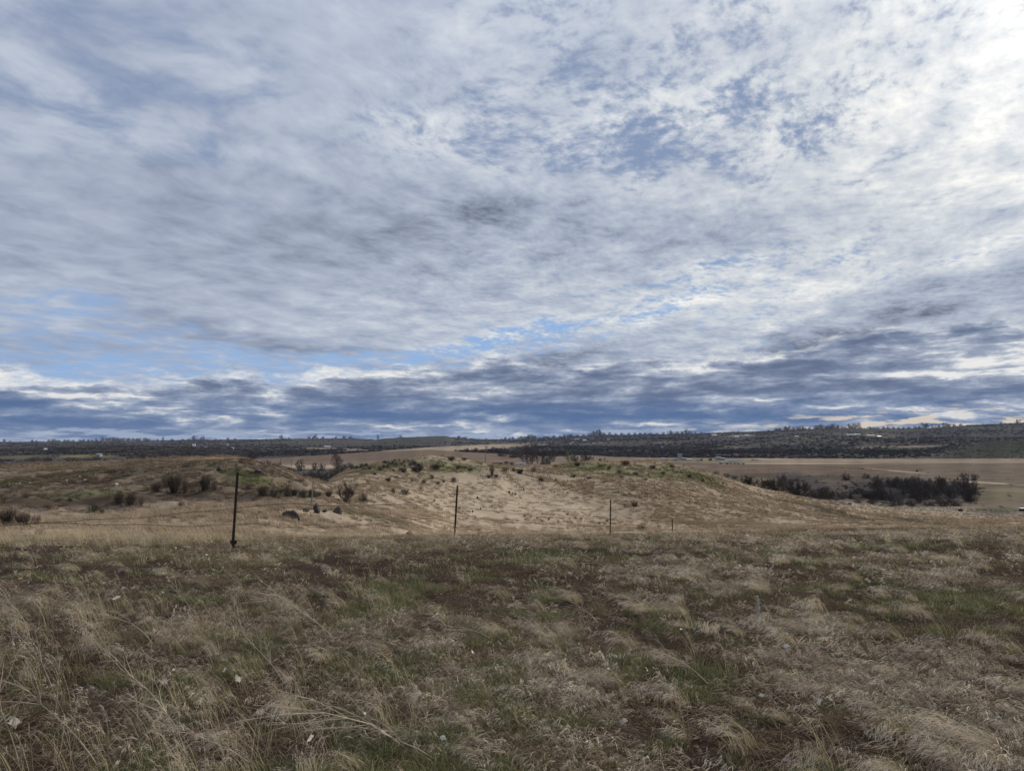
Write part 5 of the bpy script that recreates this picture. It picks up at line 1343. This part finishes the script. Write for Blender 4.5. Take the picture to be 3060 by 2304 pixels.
# ------------------------------------------------------------------ houses scattered over the far slopes
GH = 'houses on the far slopes'
for px, D, w_, h_, lb, rf, wl in [
    (2567, 2160, 15, 5, 'long white-roofed house, left of the three on the hilltop knoll', M_PALE, M_WALL),
    (2607, 2140, 20, 6, 'widest pale-roofed house, middle of the three on the hilltop knoll', M_PALE, M_WALL),
    (2631, 2140, 13, 7, 'small grey house, right of the three on the hilltop knoll', M_GREYM, M_GREYM),
    (2549, 2080, 26, 5, 'long pale shed on the slope just below the hilltop knoll houses', M_PALE, M_PALE),
    (2137, 2600, 15, 8, 'pale blue-roofed house alone under the tan hillside field', M_PALE, M_WALL),
    (2204, 2400, 12, 4, 'white-roofed shed, left of the pair on the right-hand slope', M_WHITE, M_WALL),
    (2234, 2400, 13, 3.5, 'white-roofed shed, right of the pair on the right-hand slope', M_WHITE, M_WALL),
    (2070, 2300, 8, 6, 'small dark house in the trees below the skyline', M_DARKR, M_WALL),
    (576, 2300, 8, 5, 'bright white house below the lone skyline tree on the left', M_WHITE, M_WHITE),
    (131, 1500, 6, 4, 'tiny white shed between the left meadows', M_WHITE, M_WHITE),
    (293, 1000, 12, 4, 'pale blue-roofed shed in the brush beyond the left plateau', M_PALE, M_GREYM),
    (612, 1900, 8, 3, 'small pale house among brush in the left valley', M_PALE, M_WALL),
    (692, 1700, 6, 3, 'tiny pale house in the valley above the left bank', M_PALE, M_WALL),
    (676, 2300, 5, 5, 'narrow grey house on the far left slope', M_GREYM, M_WALL),
    (976, 1900, 18, 4, 'long white building at the foot of the bluff', M_WHITE, M_WALL),
    (1748, 2500, 10, 6, 'white house among the trees of the middle woods', M_WHITE, M_WALL),
    (1712, 2300, 8, 5, 'dark-walled pale-roofed house left of the white one in the middle woods', M_PALE, M_DARKR),
    (1725, 2750, 14, 3, 'long grey roof near the top of the middle woods', M_PALE, M_WALL),
    (1620, 2000, 26, 2.5, 'long low pale roof at the left of the middle woods', M_PALE, M_WALL),
    (1637, 2000, 6, 3, 'small tan house at the right end of the long low roof', M_TAN, M_WALL),
    (1775, 2100, 7, 4, 'small pale house low in the middle woods', M_PALE, M_WALL),
    (1706, 2050, 8, 3.5, 'small pale house lowest on the left of the middle woods', M_PALE, M_WALL),
    (1796, 2150, 9, 3, 'low grey house right of the pale ones in the middle woods', M_GREYM, M_WALL),
    (1819, 2500, 8, 4, 'grey house high in the middle woods, left of a dark tree', M_GREYM, M_WALL),
    (2384, 1950, 12, 4, 'pale roof on the dark slope under the skyline trees', M_PALE, M_WALL),
    (1980, 1600, 5, 4, 'tiny pale house low in the woods above the yard', M_PALE, M_WALL),
    (1972, 2050, 8, 4, 'small grey house in the dark woods left of the tan field', M_GREYM, M_WALL)]:
    g_ = gable('farm_house', px, 0, w_, h_, lb, 'house', rf, wl, random.uniform(-.3, .3), .6, GH, D=D)
    g_.location.z += 2.2
    for c_ in g_.children:
        if c_.name.startswith('wall'): c_.scale.z = 1.0
    MB().box(0, 0, -3.0, w_ * D / 2210 * .98, 5, 4.0).build('foundation', wl, g_)

# ------------------------------------------------------------------ rubbish and bits in the grass
def crumple(seed, thick=.1):
    R = np.random.default_rng(seed)
    import bmesh
    bm = bmesh.new(); bmesh.ops.create_grid(bm, x_segments=7, y_segments=5, size=.5)
    c_, s__ = math.cos(seed), math.sin(seed)
    for v_ in bm.verts:
        x, y = v_.co.x, v_.co.y
        v_.co.z = .28 * float(fbm(x * 2.3 + seed * 7, y * 2.3, seed, 3)) + .12 * abs(x * c_ + y * s__)
        v_.co.x += .25 * float(fbm(x * 3 + 5, y * 3 + seed, seed + 9, 2)); v_.co.y += .2 * float(fbm(x * 3, y * 3 + 8 + seed, seed + 5, 2))
        if abs(x) > .4 and R.random() < .5: v_.co.x *= .7
    me = bpy.data.meshes.new('scrap'); bm.to_mesh(me); bm.free()
    return me
SCR = [crumple(k + 1) for k in range(6)]
for m__ in SCR: m__.materials.append(M_SCRAP)
SCR2 = [m__.copy() for m__ in SCR]
for m__ in SCR2: m__.materials.clear(); m__.materials.append(M_BONE)
bits = [(348, 1797, 15, 20), (370, 1766, 10, 8), (488, 1781, 9, 7), (619, 1666, 8, 9), (775, 1671, 7, 7), (86, 1751, 6, 5), (714, 2046, 26, 20), (495, 2055, 26, 11), (45, 2181, 38, 22), (1146, 2209, 18, 16), (928, 2226, 12, 26), (1325, 2227, 20, 14), (1314, 1848, 12, 8), (1245, 2101, 26, 30), (1412, 1963, 8, 16), (526, 1644, 5, 5), (672, 2018, 10, 12), (1091, 2150, 10, 8), (355, 2300, 12, 10), (520, 2017, 10, 8), (1460, 2180, 12, 9),
        (1748, 1987, 16, 24), (1817, 2015, 12, 10), (1772, 2129, 36, 14), (1558, 2060, 16, 26), (1862, 2175, 32, 14), (2350, 1946, 22, 12), (2457, 1948, 34, 7), (2599, 2060, 30, 20), (2481, 2086, 22, 8), (2567, 2065, 16, 7), (2332, 2025, 18, 6), (2446, 2115, 12, 22), (2035, 1894, 8, 6), (2276, 2094, 24, 10), (2836, 1951, 7, 8), (1935, 2284, 10, 8)]
fb = sorted(bits)
for k, (x, y, w_, h_) in enumerate(fb):
    b_ = on_ground(x, y, 1.5); s_ = b_.y / 2210
    pale = w_ * h_ > 330 or k % 6 == 5
    o = bpy.data.objects.new('litter_scrap', (SCR2 if pale else SCR)[k % 6]); COL.objects.link(o)
    o.location = b_ + Vector((0, -.01, .035)); o.scale = (w_ * s_ * .8, max(h_, 7) * s_ * 1.1, w_ * s_ * .6)
    o.rotation_euler = (math.radians(random.uniform(10, 40)), random.uniform(-.5, .5), random.uniform(-.6, .6))
    tag(o, '%s scrap of litter lying in the near grass, %s from the left' % (('greyish crumpled' if pale else 'small white') if w_ > 14 else 'tiny white', nth(k + 1)), 'litter', 'scraps of litter in the near grass')
# debris on the left plateau edge
GD = 'debris on the lip of the left bank'
for x, y, w_, h_, lb in [(28, 1452, 10, 8, 'pale lump of debris at the far left of the lip of the left bank'), (60, 1447, 10, 7, 'second pale lump of debris from the left on the lip of the bank'), (90, 1448, 8, 10, 'upright white scrap on the lip of the left bank'), (130, 1459, 8, 6, 'white scrap on the grass below the lip of the left bank'), (239, 1427, 9, 8, 'white scrap at the middle of the lip of the left bank'), (254, 1437, 12, 7, 'longer white scrap right of the middle of the lip'), (285, 1421, 6, 5, 'tiny pale scrap on the upper edge of the left bank'), (395, 1386, 6, 6, 'tiny pale scrap high on the left bank'), (322, 1576, 10, 12, 'white scrap on a stalk beside the lower wire'), (358, 1563, 18, 5, 'flat white scrap just above the lower wire'), (200, 1438, 8, 5, 'pale scrap left of the white ones on the lip'), (603, 1402, 6, 5, 'tiny white scrap above the tall dark bush')]:
    b_ = on_ground(x, y); s_ = b_.y / 2210
    o = bpy.data.objects.new('debris_scrap', SCR[int(x) % 6]); COL.objects.link(o)
    o.location = b_ + Vector((0, 0, h_ * s_ * .4)); o.scale = (w_ * s_ * .7, w_ * s_ * .5, h_ * s_ * .8); o.rotation_euler = (1.0, random.uniform(-.4, .4), random.uniform(-.5, .5))
    tag(o, lb, 'litter', GD)
b_ = on_ground(40, 1455); s_ = b_.y / 2210
o = MB().box(0, 0, 0, 17 * s_, .12, .05, Matrix.Rotation(-.35, 3, 'Y')).build('loose_board', M_WOOD); o.location = b_ + Vector((0, 0, .15)); tag(o, 'short grey board propped among debris on the lip of the left bank', 'board')
b_ = on_ground(347, 1455); s_ = b_.y / 2210
o = MB().tube([(0, 0, 0), (0, 0, 9 * s_)], [3.8 * s_, 4.6 * s_], 14).build('white_bucket', M_SCRAP); o.location = b_; o.rotation_euler = (.1, .25, 0); tag(o, 'white bucket standing on the slope of the left bank', 'bucket')

# ------------------------------------------------------------------ single weeds that stand out of the near grass
def weed_mesh(seed, H, lean, nb_, r, c, bend=.5, width=.45):
    R = np.random.default_rng(seed); P0, P1, A_, B_ = [], [], [], []
    def stem(p, d, L, r, lev):
        n_ = 7 if lev == 0 else 4; q_ = np.array(p, float); d = np.array(d, float); d /= np.linalg.norm(d); pts = [q_.copy()]
        for k in range(n_):
            d = d + np.array([-lean * .12, 0, -.05 * lev]) + R.normal(0, .10, 3); d /= np.linalg.norm(d)
            q_ = q_ + d * L / n_; pts.append(q_.copy())
            P0.append(pts[-2]); P1.append(pts[-1]); A_.append(r * (1 - .7 * k / n_)); B_.append(r * (1 - .7 * (k + 1) / n_))
        if lev >= 3: return
        for c_ in range(nb_ if lev == 0 else (4 if lev == 1 else 3)):
            t = R.uniform(.3, 1) if lev == 0 else R.uniform(.1, 1); k = min(int(t * n_), n_ - 1)
            a_ = R.uniform(0, 6.283)
            stem(pts[k], d * .7 + np.array([math.cos(a_) * width, math.sin(a_) * width, .15]), L * R.uniform(.3, .55), r * .55, lev + 1)
    stem((0, 0, -.02), (-lean, 0, 1), H, r, 0)
    cc = np.array(c)[None] * R.uniform(.75, 1.2, (len(P0), 1))
    return mk('dry_weed', tubes(P0, P1, A_, B_, cc, 4), M_LEAF)
PALEW = (.50, .42, .32)
wl = [(852, 2040, .62, .55, 7, 'tall pale branching weed leaning left, its stem rising from the grey scrap', .0042),
      (1010, 1905, .70, 1.0, 10, 'feathery pale weed blown flat to the left above a patch of bare soil', .0036),
      (1222, 2235, .85, 1.3, 5, 'long pale weed stem lying slanted to the left at the bottom middle', .0045),
      (1330, 2290, .6, .9, 5, 'pale branching weed at the bottom edge, right of the long slanted stem', .0036),
      (300, 2290, .62, .5, 8, 'pale forked weed at the bottom edge in the left corner', .0040),
      (170, 2080, .6, .35, 7, 'upright tan weed with curved side twigs near the left edge', .0036),
      (90, 1900, .6, .5, 7, 'pale thin weed at the left edge halfway up the field', .0036),
      (470, 1930, .55, .7, 7, 'thin pale weed leaning left over the green patch', .0030),
      (610, 1870, .5, .7, 6, 'thin weed between the green patch and the bare soil', .0028),
      (1490, 1920, .55, 1.0, 5, 'thin slanted weed stem in the middle of the near field', .0030),
      (1690, 1950, .55, 1.0, 4, 'slender pale stem slanting left, right of the middle of the field', .0028),
      (2130, 2050, .5, 1.0, 4, 'slender slanted stem on the right part of the near field', .0026),
      (560, 2260, .6, .6, 8, 'many-branched tan weed at the bottom, left of the dark hollow', .0034),
      (760, 2280, .5, .8, 6, 'low tan weed at the bottom edge under the grey scrap', .0032),
      (1790, 1860, .4, .9, 6, 'pale tuft-topped weed beyond the middle of the field', .0026),
      (2640, 2050, .4, .8, 5, 'thin pale weed among the litter on the right', .0026),
      (60, 2290, .7, .25, 8, 'upright pale weed at the bottom left corner', .0038)]
for k, (x, y, H, lean, nb_, lb, r) in enumerate(wl):
    b_ = on_ground(x, y, 1.5)
    o = bpy.data.objects.new('dry_weed', weed_mesh(900 + k, H, lean, nb_, r, PALEW)); COL.objects.link(o); o.location = b_
    tag(o, lb, 'weed', 'dry weeds standing out of the near grass')
b_ = on_ground(2265, 1862)
R = np.random.default_rng(5); m_ = MB().tube([(0, 0, 0), (.01, 0, .12), (0, 0, .24)], [.008, .011, .006], 7)
for k in range(26):
    z = .03 + .2 * k / 26; a_ = k * 2.4; m_.tube([(0, 0, z), (math.cos(a_) * .03, math.sin(a_) * .03, z + .012)], [.006, .003], 4)
o = m_.build('mullein_stalk', M_BONE); o.location = b_; tag(o, 'short upright whitish seed stalk standing alone right of the middle of the near field', 'plant')

# ------------------------------------------------------------------ the air between here and the far hills
hm = bpy.data.materials.new('haze'); hm.use_nodes = True
ht = hm.node_tree; ht.nodes.clear()
vp = ht.nodes.new('ShaderNodeVolumePrincipled'); vo = ht.nodes.new('ShaderNodeOutputMaterial')
vp.inputs['Color'].default_value = (.62, .74, .95, 1); vp.inputs['Density'].default_value = 0.000032
ht.links.new(vp.outputs[0], vo.inputs['Volume'])
hz = MB().box(0, 2400, -15, 16000, 12000, 250).build('haze', hm)
tag(hz, kind='stuff')
